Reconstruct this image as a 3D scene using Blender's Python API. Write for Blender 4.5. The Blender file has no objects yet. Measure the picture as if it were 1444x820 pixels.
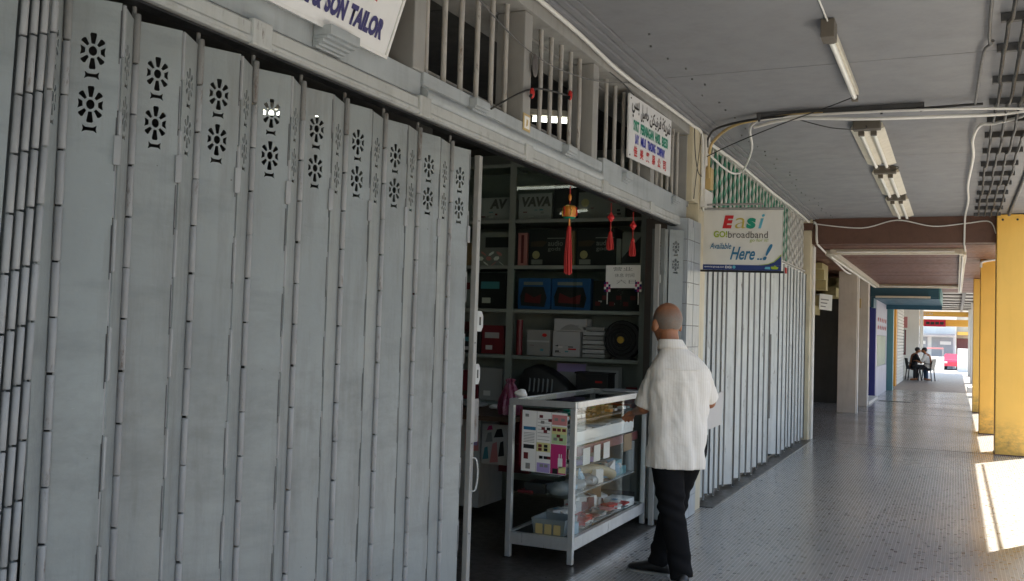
import bpy, bmesh, math, random
from mathutils import Vector, Matrix, noise
random.seed(7)
SC = bpy.context.scene
COL = SC.collection
R = math.radians

# ---------------------------------------------------------------- camera, sky, sun, exposure
YAW, PITCH, ROLL, FPX, CAMH = .433, .0400, .0305, 1357.5, 1.42
fw = Vector((-math.sin(YAW)*math.cos(PITCH), math.cos(YAW)*math.cos(PITCH), math.sin(PITCH)))
r0 = Vector((math.cos(YAW), math.sin(YAW), 0)); u0 = r0.cross(fw)
rt = r0*math.cos(ROLL)+u0*math.sin(ROLL); up = u0*math.cos(ROLL)-r0*math.sin(ROLL)
cam = bpy.data.cameras.new('camera'); camo = bpy.data.objects.new('camera', cam); COL.objects.link(camo)
camo.matrix_world = Matrix(((rt.x, up.x, -fw.x, 0), (rt.y, up.y, -fw.y, 0), (rt.z, up.z, -fw.z, CAMH), (0, 0, 0, 1)))
cam.sensor_width = 36; cam.lens = FPX/1444*36; cam.clip_start = .05; cam.clip_end = 3000
SC.camera = camo
SUN_EL, SUN_ROT = R(63.4), R(30)
w = bpy.data.worlds.new('World'); SC.world = w; w.use_nodes = True
nt = w.node_tree; nt.nodes.clear()
sky = nt.nodes.new('ShaderNodeTexSky'); sky.sky_type = 'NISHITA'; sky.sun_disc = False
sky.sun_elevation = SUN_EL; sky.sun_rotation = SUN_ROT; sky.dust_density = 2.0; sky.air_density = 1.0
bg = nt.nodes.new('ShaderNodeBackground'); bg.inputs[1].default_value = .15
wo = nt.nodes.new('ShaderNodeOutputWorld'); nt.links.new(sky.outputs[0], bg.inputs[0]); nt.links.new(bg.outputs[0], wo.inputs[0])
sl = bpy.data.lights.new('sun', 'SUN'); sl.energy = 5; sl.angle = R(.5); sl.color = (1, .97, .94)
so = bpy.data.objects.new('sun', sl); COL.objects.link(so)
sv = Vector((math.cos(SUN_EL)*math.sin(SUN_ROT), math.cos(SUN_EL)*math.cos(SUN_ROT), math.sin(SUN_EL)))
so.rotation_euler = sv.to_track_quat('Z', 'Y').to_euler(); so.location = (30, 40, 60)
SC.view_settings.view_transform = 'Standard'; SC.view_settings.look = 'None'; SC.view_settings.gamma = 1
SC.view_settings.exposure = 2.1
SC.view_settings.use_white_balance = True; SC.view_settings.white_balance_temperature = 7100; SC.view_settings.white_balance_tint = 6
SC.render.engine = 'CYCLES'
cy = SC.cycles; cy.use_denoising = True; cy.max_bounces = 8; cy.diffuse_bounces = 5; cy.glossy_bounces = 4
cy.transmission_bounces = 6; cy.transparent_max_bounces = 12; cy.sample_clamp_indirect = 6; cy.caustics_reflective = False
cy.caustics_refractive = False; cy.use_adaptive_sampling = False

# ---------------------------------------------------------------- materials
class N:
    def __init__(s, name):
        s.m = bpy.data.materials.new(name); s.m.use_nodes = True; s.t = s.m.node_tree; s.t.nodes.clear()
        s.out = s.n('ShaderNodeOutputMaterial')
    def n(s, ty, **k):
        x = s.t.nodes.new(ty)
        for a, b in k.items(): setattr(x, a, b)
        return x
    def l(s, a, b): s.t.links.new(a, b)
    def math(s, op, a, b=None):
        x = s.n('ShaderNodeMath', operation=op)
        for i, v in enumerate((a, b)):
            if v is None: continue
            if isinstance(v, (int, float)): x.inputs[i].default_value = v
            else: s.l(v, x.inputs[i])
        return x.outputs[0]
    def mix(s, f, a, b, bt='MIX'):
        x = s.n('ShaderNodeMix', data_type='RGBA', blend_type=bt)
        for i, v in ((0, f), (6, a), (7, b)):
            if isinstance(v, (int, float)): x.inputs[i].default_value = v
            elif isinstance(v, tuple): x.inputs[i].default_value = (*v[:3], 1)
            else: s.l(v, x.inputs[i])
        return x.outputs[2]
    def noise(s, scale, vec, detail=4, rough=.6):
        x = s.n('ShaderNodeTexNoise'); x.inputs['Scale'].default_value = scale
        x.inputs['Detail'].default_value = detail; x.inputs['Roughness'].default_value = rough
        s.l(vec, x.inputs['Vector']); return x.outputs[0]
    def ramp(s, v, a, b, c0=0., c1=1.):
        x = s.n('ShaderNodeMapRange'); s.l(v, x.inputs[0])
        x.inputs[1].default_value = a; x.inputs[2].default_value = b; x.inputs[3].default_value = c0; x.inputs[4].default_value = c1
        return x.outputs[0]
    def pos(s, sc=(1, 1, 1)):
        g = s.n('ShaderNodeNewGeometry')
        if sc == (1, 1, 1): return g.outputs['Position']
        x = s.n('ShaderNodeMapping'); x.inputs[3].default_value = sc; s.l(g.outputs['Position'], x.inputs[0]); return x.outputs[0]
    def bsdf(s, **k):
        b = s.n('ShaderNodeBsdfPrincipled'); s.l(b.outputs[0], s.out.inputs[0]); return b

def paint(name, c, rough=.5, var=.18, dirt=.25, dcol=(.09, .075, .06), sc=1., bump=.15, rust=0., metal=0., streak=True, spec=.5, grain=60, chips=0., scuff=0., zc=.15, zw=.35):
    k = N(name); b = k.bsdf()
    p = k.pos(); ps = k.pos((1, 1, .12)) if streak else p
    n1 = k.noise(2.2*sc, p, 5); n2 = k.noise(9*sc, ps, 6, .7); n3 = k.noise(grain*sc, p, 3)
    c0 = tuple(min(1, x*(1+var)) for x in c); c1 = tuple(x*(1-var) for x in c)
    col = k.mix(k.ramp(n1, .3, .7), c1, c0)
    col = k.mix(k.math('MULTIPLY', k.ramp(n2, .5, .78), dirt), col, dcol)
    if scuff:
        sz_ = k.n('ShaderNodeSeparateXYZ'); k.l(p, sz_.inputs[0])
        band = k.ramp(k.math('ABSOLUTE', k.math('SUBTRACT', sz_.outputs[2], zc)), 0, zw, 1, 0)
        col = k.mix(k.math('MULTIPLY', k.math('MULTIPLY', band, k.ramp(k.noise(7, k.pos((1, 1, 1.8)), 7, .75), .42, .66)), scuff), col, tuple(x*.45+.02 for x in dcol))
    if chips:
        v_ = k.n('ShaderNodeTexVoronoi'); v_.inputs['Scale'].default_value = 16; k.l(p, v_.inputs['Vector'])
        sz = k.ramp(k.noise(3.1, p, 2), .50, .72, .0, .085)
        col = k.mix(k.math('MULTIPLY', k.math('LESS_THAN', v_.outputs['Distance'], sz), chips), col, (.07, .06, .055))
        sm_ = k.noise(3.4, k.pos((1, .5, 2.6)), 5, .65); col = k.mix(k.ramp(sm_, .52, .72, 0, .5), col, tuple(x*.62 for x in c)); col = k.mix(k.ramp(k.noise(21, k.pos((.4, .4, 3)), 6, .8), .66, .74, 0, .5), col, tuple(min(1, x*1.5) for x in c))
    if rust:
        n4 = k.noise(14*sc, k.pos((1, 1, .3)), 8, .75)
        col = k.mix(k.ramp(n4, .62-rust*.25, .76-rust*.25), col, (.075, .040, .024))
    k.l(col, b.inputs['Base Color']); b.inputs['Metallic'].default_value = metal
    k.l(k.ramp(n2, .3, .8, max(.02, rough-.1), min(1, rough+.18)), b.inputs['Roughness'])
    b.inputs['Specular IOR Level'].default_value = spec
    if bump:
        bn = k.n('ShaderNodeBump'); bn.inputs['Strength'].default_value = bump; bn.inputs['Distance'].default_value = .004
        k.l(k.math('ADD', n3, k.math('MULTIPLY', n2, .8)), bn.inputs['Height']); k.l(bn.outputs[0], b.inputs['Normal'])
    return k.m

def plain(name, c, rough=.5, metal=0., var=.06, emit=None, es=0.):
    k = N(name); b = k.bsdf(); p = k.pos()
    n = k.noise(7, p, 4); k.l(k.mix(n, tuple(x*(1-var) for x in c), tuple(min(1, x*(1+var)) for x in c)), b.inputs['Base Color'])
    k.l(k.ramp(k.noise(25, p, 3), .3, .7, max(.02, rough-.07), min(1, rough+.07)), b.inputs['Roughness']); b.inputs['Metallic'].default_value = metal
    if emit: b.inputs['Emission Color'].default_value = (*emit, 1); b.inputs['Emission Strength'].default_value = es
    return k.m

def glass(name, tint=(.95, .98, .97), refl=1.):
    k = N(name); t = k.n('ShaderNodeBsdfTransparent'); t.inputs[0].default_value = (*tint, 1)
    g = k.n('ShaderNodeBsdfGlossy'); g.inputs['Roughness'].default_value = .015; g.inputs[0].default_value = (.9, .92, .92, 1)
    f = k.n('ShaderNodeFresnel'); f.inputs[0].default_value = 1.5
    m = k.n('ShaderNodeMixShader'); ge = k.n('ShaderNodeNewGeometry'); k.l(k.math('MULTIPLY', k.math('MULTIPLY', f.outputs[0], refl), k.math('SUBTRACT', 1., ge.outputs['Backfacing'])), m.inputs[0]); k.l(t.outputs[0], m.inputs[1]); k.l(g.outputs[0], m.inputs[2]); k.l(m.outputs[0], k.out.inputs[0])
    return k.m

def mosaic(name):
    k = N(name); b = k.bsdf(); S = 1/.0245
    v = k.n('ShaderNodeVectorMath', operation='SCALE'); v.inputs['Scale'].default_value = S; k.l(k.pos(), v.inputs[0])
    fl = k.n('ShaderNodeVectorMath', operation='FLOOR'); k.l(v.outputs[0], fl.inputs[0])
    fr = k.n('ShaderNodeVectorMath', operation='FRACTION'); k.l(v.outputs[0], fr.inputs[0])
    sx = k.n('ShaderNodeSeparateXYZ'); k.l(fr.outputs[0], sx.inputs[0])
    si = k.n('ShaderNodeSeparateXYZ'); k.l(fl.outputs[0], si.inputs[0])
    cx = k.n('ShaderNodeCombineXYZ'); k.l(si.outputs[0], cx.inputs[0]); k.l(si.outputs[1], cx.inputs[1])
    wn = k.n('ShaderNodeTexWhiteNoise', noise_dimensions='3D'); k.l(cx.outputs[0], wn.inputs['Vector'])
    big = k.noise(.7, k.pos(), 5); mid = k.noise(5, k.pos(), 5, .7)
    base = k.mix(wn.outputs[0], (.285, .28, .27), (.335, .33, .32))
    dark = k.math('GREATER_THAN', k.math('FRACT', k.math('MULTIPLY', wn.outputs[0], 37.7)), .93)
    col = k.mix(k.math('MULTIPLY', dark, .8), base, (.05, .048, .05))
    gx = k.math('MAXIMUM', k.math('GREATER_THAN', k.math('ABSOLUTE', k.math('SUBTRACT', sx.outputs[0], .5)), .435),
                k.math('GREATER_THAN', k.math('ABSOLUTE', k.math('SUBTRACT', sx.outputs[1], .5)), .455))
    col = k.mix(gx, col, (.205, .20, .195))
    col = k.mix(k.ramp(big, .35, .7, 0, .55), col, (.20, .195, .185))
    col = k.mix(k.ramp(mid, .6, .9, 0, .22), col, (.14, .13, .12))
    vo = k.n('ShaderNodeTexVoronoi'); vo.inputs['Scale'].default_value = 3.1; k.l(k.pos(), vo.inputs['Vector'])
    col = k.mix(k.ramp(vo.outputs['Distance'], .02, .04, .25, 0), col, (.05, .045, .04))
    k.l(col, b.inputs['Base Color'])
    k.l(k.math('ADD', k.ramp(big, .3, .7, .15, .23), k.math('MULTIPLY', gx, .12)), b.inputs['Roughness'])
    return k.m

def shirt_mat(name):
    k = N(name); b = k.bsdf()
    tc = k.n('ShaderNodeTexCoord'); sp = k.n('ShaderNodeSeparateXYZ'); k.l(tc.outputs['Object'], sp.inputs[0])
    n = k.noise(2.5, tc.outputs['Object'], 3)
    ph = k.math('ADD', k.math('MULTIPLY', sp.outputs[0], 420), k.math('MULTIPLY', n, 14))
    st = k.math('SINE', ph)
    col = k.mix(k.ramp(st, .55, .95, 0, .5), (.80, .755, .695), (.66, .585, .53))
    k.l(col, b.inputs['Base Color']); b.inputs['Roughness'].default_value = .8; b.inputs['Specular IOR Level'].default_value = .2
    b.inputs['Sheen Weight'].default_value = .15
    bn = k.n('ShaderNodeBump'); bn.inputs['Strength'].default_value = .5; bn.inputs['Distance'].default_value = .012
    k.l(k.noise(11, k.noisevec() if 0 else tc.outputs['Object'], 4), bn.inputs['Height']); k.l(bn.outputs[0], b.inputs['Normal'])
    return k.m

def asphalt(name, c=(.06, .06, .062)):
    k = N(name); b = k.bsdf(); p = k.pos()
    k.l(k.mix(k.noise(1.2, p, 6), tuple(x*.75 for x in c), tuple(x*1.3 for x in c)), b.inputs['Base Color']); b.inputs['Roughness'].default_value = .9
    bn = k.n('ShaderNodeBump'); bn.inputs['Strength'].default_value = .4; k.l(k.noise(80, p, 3), bn.inputs['Height']); k.l(bn.outputs[0], b.inputs['Normal'])
    return k.m

M = {}
M['shutter'] = paint('shutter grey paint', (.25, .272, .272), .38, .12, .6, (.12, .105, .09), 1, .22, chips=.7, scuff=.3, zc=1.1, zw=.45)
M['hinge'] = paint('hinge grey paint', (.29, .295, .30), .45, .12, .35, (.10, .08, .07), 2, .12, .12)
M['rusty'] = paint('rusty painted steel', (.20, .20, .195), .6, .2, .6, (.07, .05, .04), 2, .3, .35)
M['lintel'] = paint('lintel grey paint', (.37, .40, .415), .42, .08, .3, (.11, .10, .09), 1.5, .12, chips=.7)
M['rail'] = paint('rail grey paint', (.42, .43, .42), .5, .12, .35, (.16, .13, .08), 2, .15, .05)
M['vent'] = paint('vent grey paint', (.30, .295, .28), .55, .12, .25, (.12, .11, .09), 1.5, .12)
M['bar'] = paint('bar pale paint', (.42, .40, .37), .5, .12, .4, (.14, .10, .07), 3, .2, .18)
M['ceil'] = paint('ceiling grey paint', (.225, .231, .248), .6, .06, .22, (.15, .145, .14), .6, .10, streak=False)
M['ceilw'] = paint('pale ceiling paint', (.55, .55, .53), .6, .06, .12, (.2, .18, .16), .6, .08, streak=False)
M['cream'] = paint('cream paint', (.62, .55, .40), .6, .10, .30, (.22, .17, .11), 1.5, .15)
M['yellow'] = paint('yellow wall paint', (.90, .51, .10), .5, .04, .12, (.50, .27, .07), 1.0, .08, scuff=.8)
M['white'] = paint('white wall paint', (.68, .66, .62), .6, .06, .2, (.3, .27, .23), 1, .12)
M['brown'] = paint('brown boards', (.16, .070, .048), .45, .15, .25, (.04, .025, .02), 1.5, .1, streak=False)
M['brownb'] = paint('dark brown beam', (.105, .047, .031), .5, .15, .25, (.03, .02, .02), 1.5, .1, streak=False)
M['greyp'] = paint('stone grey pillar', (.62, .575, .52), .75, .08, .2, (.25, .21, .18), 1.5, .35)
M['whsh'] = paint('white shutter paint', (.64, .67, .66), .45, .09, .35, (.17, .14, .12), 1.5, .15, .10)
M['whsh2'] = paint('greenish white shutter paint', (.57, .63, .61), .45, .1, .4, (.17, .14, .12), 1.5, .15, .12)
M['whsh3'] = paint('pinkish white shutter paint', (.65, .635, .63), .45, .1, .4, (.15, .12, .10), 1.5, .15, .15)
M['whrib'] = paint('lattice white', (.52, .51, .48), .6, .12, .4, (.12, .10, .08), 3, .2)
M['green'] = paint('lattice green', (.05, .27, .17), .55, .25, .3, (.05, .08, .06), 3, .2)
M['tile'] = paint('glazed grey tile', (.33, .36, .39), .32, .06, .12, (.15, .13, .12), 2, .03)
M['grout'] = plain('tile grout', (.10, .085, .075), .9)
M['floor'] = mosaic('mosaic floor tiles')
M['floor2'] = paint('brown floor tiles', (.19, .165, .155), .4, .1, .2, (.1, .08, .07), 1, .1, streak=False)
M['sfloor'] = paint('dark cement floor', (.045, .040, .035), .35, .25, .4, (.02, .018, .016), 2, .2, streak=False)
M['black'] = plain('black', (.012, .012, .013), .45)
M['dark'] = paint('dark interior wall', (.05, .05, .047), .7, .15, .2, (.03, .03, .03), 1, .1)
M['shelf'] = paint('pale green shelf metal', (.20, .225, .20), .45, .08, .2, (.1, .1, .09), 2, .05)
M['alu'] = paint('aluminium', (.60, .60, .59), .35, .06, .2, (.25, .24, .22), 3, .08, metal=.55)
M['glass'] = glass('clear glass', (.97, .985, .98), .6)
M['glass2'] = glass('shelf glass', (.90, .94, .92), 1.0)
M['tube'] = plain('unlit tube white', (.82, .82, .78), .35)
M['lit'] = plain('lit tube', (.9, .95, .9), .4, emit=(.93, 1., .96), es=1.5)
M['fitting'] = paint('aged lamp enamel', (.66, .62, .52), .4, .08, .25, (.3, .25, .17), 3, .05)
M['fitend'] = plain('lamp end brown', (.12, .105, .085), .6)
M['cablew'] = plain('white cable', (.72, .71, .68), .45)
M['cableb'] = plain('black cable', (.02, .02, .02), .5)
M['cabley'] = plain('yellow cable', (.55, .40, .18), .5)
M['cableg'] = plain('grey cable', (.12, .12, .12), .5)
M['tray'] = paint('cable rack dark paint', (.06, .062, .066), .5, .2, .3, (.05, .04, .03), 3, .1)
M['signw'] = paint('white sign board', (.74, .74, .74), .4, .03, .12, (.45, .42, .38), 1.5, .03)
M['signframe'] = plain('sign frame white', (.70, .70, .69), .4)
M['navy'] = plain('navy lettering', (.012, .009, .11), .45)
M['red'] = plain('red lettering', (.55, .015, .02), .45)
M['tgreen'] = plain('green lettering', (.0, .27, .17), .45)
M['blue'] = plain('blue lettering', (.03, .045, .42), .45)
M['ink'] = plain('black lettering', (.012, .012, .014), .45)
M['banner'] = paint('banner vinyl', (.70, .68, .63), .4, .04, .15, (.45, .42, .36), 2, .06)
M['olive'] = plain('olive lettering', (.50, .40, .08), .45)
M['lime'] = plain('lime lettering', (.32, .44, .03), .45)
M['cyan'] = plain('cyan lettering', (.10, .42, .55), .45)
M['teal'] = plain('teal blue lettering', (.02, .16, .30), .45)
M['grey'] = plain('grey lettering', (.10, .09, .085), .5)
M['bblue'] = plain('banner deep blue', (.012, .035, .16), .4)
M['skin'] = plain('brown skin', (.34, .142, .072), .5, var=.15)
M['hair'] = paint('short grey hair', (.19, .15, .125), .8, .3, .5, (.24, .12, .07), 6, .6, streak=False, grain=120)
def hair_mat(name):
    k = N(name); b = k.bsdf(); tc = k.n('ShaderNodeTexCoord'); sp = k.n('ShaderNodeSeparateXYZ'); k.l(tc.outputs['Object'], sp.inputs[0])
    n = k.noise(190, tc.outputs['Object'], 3, .8); n2 = k.noise(24, tc.outputs['Object'], 3)
    band = k.math('MULTIPLY', k.ramp(sp.outputs[2], 1.505, 1.575, 1, .12), k.ramp(sp.outputs[2], 1.425, 1.450, .15, 1))
    f = k.ramp(k.math('ADD', k.math('MULTIPLY', n, .9), k.math('ADD', band, k.math('MULTIPLY', n2, .7))), .80, 1.85)
    k.l(k.mix(f, (.34, .142, .072), k.mix(n, (.075, .060, .05), (.27, .225, .19))), b.inputs['Base Color']); b.inputs['Roughness'].default_value = .6
    bn = k.n('ShaderNodeBump'); bn.inputs['Strength'].default_value = .3; bn.inputs['Distance'].default_value = .002; k.l(n, bn.inputs['Height']); k.l(bn.outputs[0], b.inputs['Normal'])
    return k.m
M['hair'] = hair_mat('cropped grey hair')
M['shirt'] = shirt_mat('striped white shirt')
M['trouser'] = plain('black trousers cloth', (.010, .010, .011), .95, var=.2)
M['trouser'].node_tree.nodes['Principled BSDF'].inputs['Specular IOR Level'].default_value = .1
M['shoe'] = plain('black shoe leather', (.012, .012, .013), .35)
M['paper'] = plain('paper white', (.82, .81, .78), .7)
M['news'] = plain('newspaper grey', (.52, .50, .48), .8)
M['redp'] = plain('bright red silk', (.45, .015, .012), .6)
M['orange'] = plain('lantern orange gold', (.62, .22, .03), .35)
M['gold'] = plain('gold trim', (.75, .48, .10), .3, .6)
M['pink'] = plain('magenta print', (.50, .03, .16), .5)
M['lilac'] = plain('lilac print', (.38, .30, .58), .5)
M['pyel'] = plain('pale yellow print', (.66, .62, .28), .5)
M['pgrn'] = plain('pale green print', (.48, .62, .34), .5)
M['rose'] = plain('rose print', (.58, .22, .22), .5)
M['boxblue'] = plain('blue carton', (.02, .10, .28), .45)
M['boxwhite'] = plain('white carton', (.36, .36, .36), .6)
M['boxblack'] = plain('black carton', (.018, .018, .018), .5)
M['boxgrey'] = plain('grey carton', (.24, .24, .23), .6)
M['cardb'] = plain('brown cardboard', (.30, .19, .10), .7)
M['maroon'] = plain('dark red plastic', (.14, .015, .02), .45)
M['pinkbag'] = plain('pink plastic bag', (.20, .04, .08), .3)
M['clearp'] = plain('clear plastic wrap', (.24, .26, .27), .2)
M['beige'] = plain('beige roll', (.45, .38, .25), .5)
M['tealb'] = plain('teal book', (.06, .22, .26), .5)
M['wblue'] = plain('pale blue pack', (.20, .34, .46), .45)
M['deskw'] = paint('white desk', (.42, .42, .42), .5, .06, .3, (.15, .13, .1), 2, .05)
M['wood'] = plain('dark wood', (.07, .04, .025), .5)
M['royal'] = paint('royal blue paint', (.035, .045, .26), .5, .06, .1, (.02, .02, .1), 1, .05)
M['tealp'] = paint('teal board', (.020, .095, .15), .45, .06, .12, (.02, .06, .08), 1, .05)
M['tealc'] = paint('teal pillar paint', (.10, .26, .28), .5, .06, .12, (.05, .1, .1), 1, .05)
M['orangep'] = paint('orange pillar paint', (.68, .30, .04), .5, .06, .12, (.3, .12, .02), 1, .05)
M['palew'] = paint('pale lilac wall', (.50, .48, .56), .6, .06, .15, (.25, .22, .22), 1, .08)
M['stair'] = paint('yellowish stair', (.44, .38, .19), .6, .1, .25, (.15, .12, .07), 1.5, .1)
M['carred'] = plain('red car paint', (.55, .02, .06), .2)
M['asphalt'] = asphalt('asphalt')
M['paving'] = paint('concrete paving', (.36, .35, .33), .85, .1, .2, (.18, .16, .14), .6, .2, streak=False)
M['ground'] = paint('bare ground', (.30, .28, .24), .9, .15, .3, (.16, .15, .11), .3, .2, streak=False)
M['facade'] = paint('cream facade', (.62, .58, .50), .7, .06, .2, (.3, .27, .22), .6, .1)
M['facadew'] = paint('white facade', (.72, .70, .67), .7, .06, .2, (.35, .32, .28), .6, .1)
M['fshut'] = paint('grey steel shutter', (.30, .31, .33), .5, .06, .2, (.15, .14, .13), 1, .1)
M['bdoor'] = paint('brown red shutter', (.19, .06, .055), .5, .1, .2, (.08, .03, .03), 1, .1)
M['wglass'] = plain('dark window glass', (.05, .07, .09), .08)
M['tyre'] = plain('tyre rubber', (.02, .02, .02), .8)
M['plasticd'] = plain('dark plastic chair', (.02, .022, .03), .4)
M['jean'] = plain('blue jeans', (.06, .11, .20), .8)
M['dkcloth'] = plain('dark cloth', (.02, .02, .025), .8)
M['roofm'] = paint('roof slab concrete', (.38, .37, .35), .8, .08, .2, (.2, .18, .16), .6, .15)

# ---------------------------------------------------------------- mesh helpers
class MB:
    def __init__(s): s.v = []; s.f = []
    def add(s, vs, fs):
        b = len(s.v); s.v += [tuple(v) for v in vs]; s.f += [tuple(b+i for i in f) for f in fs]; return s
    def box(s, x0, x1, y0, y1, z0, z1, bev=0.):
        if bev <= 0:
            vs = [(x, y, z) for z in (z0, z1) for y in (y0, y1) for x in (x0, x1)]
            return s.add(vs, [(0, 2, 3, 1), (4, 5, 7, 6), (0, 1, 5, 4), (2, 6, 7, 3), (0, 4, 6, 2), (1, 3, 7, 5)])
        bm = bmesh.new(); bmesh.ops.create_cube(bm, size=1)
        for v in bm.verts: v.co = Vector(((x0+x1)/2+v.co.x*(x1-x0), (y0+y1)/2+v.co.y*(y1-y0), (z0+z1)/2+v.co.z*(z1-z0)))
        bmesh.ops.bevel(bm, geom=list(bm.edges), offset=bev, segments=2, affect='EDGES', profile=.6)
        bm.verts.index_update(); s.add([v.co for v in bm.verts], [[v.index for v in f.verts] for f in bm.faces]); bm.free(); return s
    def prism(s, poly, fr, d0, d1):
        """poly in frame (origin, right, up) extruded along the normal from d0 to d1"""
        o, r, u = (Vector(x) for x in fr); n = r.cross(u).normalized(); k = len(poly)
        vs = [o+r*a+u*b+n*d0 for a, b in poly]+[o+r*a+u*b+n*d1 for a, b in poly]
        return s.add(vs, [tuple(range(k))[::-1], tuple(range(k, 2*k))]+[(i, (i+1) % k, k+(i+1) % k, k+i) for i in range(k)])
    def rect(s, fr, a0, a1, b0, b1, d0, d1): return s.prism([(a0, b0), (a1, b0), (a1, b1), (a0, b1)], fr, d0, d1)
    def tube(s, pts, rad, seg=8, cap=True, rads=None):
        pts = [Vector(p) for p in pts]; n = len(pts); rings = []
        t0 = (pts[1]-pts[0]).normalized(); ref = Vector((0, 0, 1)) if abs(t0.z) < .9 else Vector((1, 0, 0))
        a = t0.cross(ref).normalized()
        for i, p in enumerate(pts):
            t = (pts[min(i+1, n-1)]-pts[max(i-1, 0)]).normalized()
            a = (a-t*a.dot(t)).normalized(); b = t.cross(a); rr = rads[i] if rads else rad
            rings.append([p+(a*math.cos(2*math.pi*j/seg)+b*math.sin(2*math.pi*j/seg))*rr for j in range(seg)])
        return s.loft(rings, cap)
    def loft(s, rings, cap=True):
        k = len(rings[0]); vs = [v for r in rings for v in r]
        fs = [(i*k+j, i*k+(j+1) % k, (i+1)*k+(j+1) % k, (i+1)*k+j) for i in range(len(rings)-1) for j in range(k)]
        if cap: fs += [tuple(range(k))[::-1], tuple(range((len(rings)-1)*k, len(rings)*k))]
        return s.add(vs, fs)
    def cyl(s, p, q, r, seg=12, r2=None): return s.tube([p, q], r, seg, True, [r, r if r2 is None else r2])
    def ell(s, c, rad, rot=None, seg=16, rings=10):
        c = Vector(c); rs = []
        for i in range(1, rings):
            th = math.pi*i/rings
            rs.append([(rad[0]*math.sin(th)*math.cos(2*math.pi*j/seg), rad[1]*math.sin(th)*math.sin(2*math.pi*j/seg), -rad[2]*math.cos(th)) for j in range(seg)])
        vs = [(0, 0, -rad[2])]+[v for r in rs for v in r]+[(0, 0, rad[2])]
        fs = [(0, 1+(j+1) % seg, 1+j) for j in range(seg)]
        for i in range(len(rs)-1):
            for j in range(seg): fs.append((1+i*seg+j, 1+i*seg+(j+1) % seg, 1+(i+1)*seg+(j+1) % seg, 1+(i+1)*seg+j))
        e = len(vs)-1; o = 1+(len(rs)-1)*seg; fs += [(e, o+j, o+(j+1) % seg) for j in range(seg)]
        m = rot or Matrix.Identity(3)
        return s.add([c+m @ Vector(v) for v in vs], fs)
    def lathe(s, c, prof, seg=16):
        c = Vector(c)
        return s.loft([[c+Vector((r*math.cos(2*math.pi*j/seg), r*math.sin(2*math.pi*j/seg), z)) for j in range(seg)] for r, z in prof])
    def cap(s, p, q, r1, r2, seg=14):      # tapered capsule
        p = Vector(p); q = Vector(q); s.tube([p, q], 0, seg, True, [r1, r2])
        s.ell(p, (r1,)*3, seg=seg, rings=8); s.ell(q, (r2,)*3, seg=seg, rings=8); return s
    def mesh(s, name, mat, smooth=0):
        me = bpy.data.meshes.new(name); me.from_pydata(s.v, [], s.f); me.update()
        bm = bmesh.new(); bm.from_mesh(me); bmesh.ops.recalc_face_normals(bm, faces=bm.faces); bm.to_mesh(me); bm.free()
        if mat: me.materials.append(mat)
        if smooth:
            me.shade_smooth(); me.set_sharp_from_angle(angle=R(smooth))
        return me
    def build(s, name, mat, parent=None, smooth=0, **k):
        return link(name, s.mesh(name, M[mat] if isinstance(mat, str) else mat, smooth), parent, **k)

def link(name, me, parent=None, loc=None, rot=None, **k):
    o = bpy.data.objects.new(name, me); COL.objects.link(o)
    if parent: o.parent = parent
    if loc is not None: o.location = loc
    if rot is not None: o.rotation_euler = rot
    return tag(o, **k)
def tag(o, label=None, cat=None, group=None, kind=None):
    if label: o['label'] = label
    if cat: o['category'] = cat
    if group: o['group'] = group
    if kind: o['kind'] = kind
    return o
def thing(name, label, cat, loc=(0, 0, 0), rz=0, group=None):
    o = bpy.data.objects.new(name, None); COL.objects.link(o); o.location = loc; o.rotation_euler = (0, 0, rz); o.empty_display_size = .1
    return tag(o, label, cat, group)
def copy_tree(o, parent=None):
    c = o.copy(); COL.objects.link(c)
    if parent: c.parent = parent
    for ch in list(o.children): copy_tree(ch, c)
    return c
def B(name, mat, parent, x0, x1, y0, y1, z0, z1, bev=0., **k):
    return MB().box(min(x0, x1), max(x0, x1), min(y0, y1), max(y0, y1), min(z0, z1), max(z0, z1), bev).build(name, mat, parent, **k)
def T(name, mat, parent, pts, r, seg=8, **k): return MB().tube(pts, r, seg).build(name, mat, parent, smooth=60, **k)
def smoothpath(pts, n=6):
    pts = [Vector(p) for p in pts]; out = []
    for i in range(len(pts)-1):
        p0 = pts[max(i-1, 0)]; p1 = pts[i]; p2 = pts[i+1]; p3 = pts[min(i+2, len(pts)-1)]
        for j in range(n):
            t = j/n; out.append(.5*((2*p1)+(p2-p0)*t+(2*p0-5*p1+4*p2-p3)*t*t+(3*p1-p0-3*p2+p3)*t**3))
    return out+[pts[-1]]
def conv(o):
    dg = bpy.context.evaluated_depsgraph_get(); me = bpy.data.meshes.new_from_object(o.evaluated_get(dg)); d = o.data
    bpy.data.objects.remove(o)
    return me
def text_mesh(body, bold=0., shear=0., res=3):
    c = bpy.data.curves.new('lettering', 'FONT'); c.body = body; c.resolution_u = res; c.offset = bold; c.shear = shear
    o = bpy.data.objects.new('lettering', c); COL.objects.link(o); bpy.context.view_layer.update()
    me = conv(o); bpy.data.curves.remove(c); return me
def lettering(body, fr, a, b, wid, hei, mat, parent, d=.003, bold=0., shear=0., res=3, name='lettering', flipsafe=True):
    """text fitted to a box (a, b, wid, hei) of the frame, floating d above the plane (flat print)"""
    me = text_mesh(body, bold, shear, res); vs = [v.co.copy() for v in me.vertices]
    x0 = min(v.x for v in vs); x1 = max(v.x for v in vs); y0 = min(v.y for v in vs); y1 = max(v.y for v in vs)
    o, r, u = (Vector(x) for x in fr); n = r.cross(u).normalized()
    for v in me.vertices:
        v.co = o+r*(a+(v.co.x-x0)/(x1-x0)*wid)+u*(b+(v.co.y-y0)/(y1-y0)*hei)+n*d
    me.materials.clear(); me.materials.append(M[mat]); me.name = name
    return link(name, me, parent)
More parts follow.
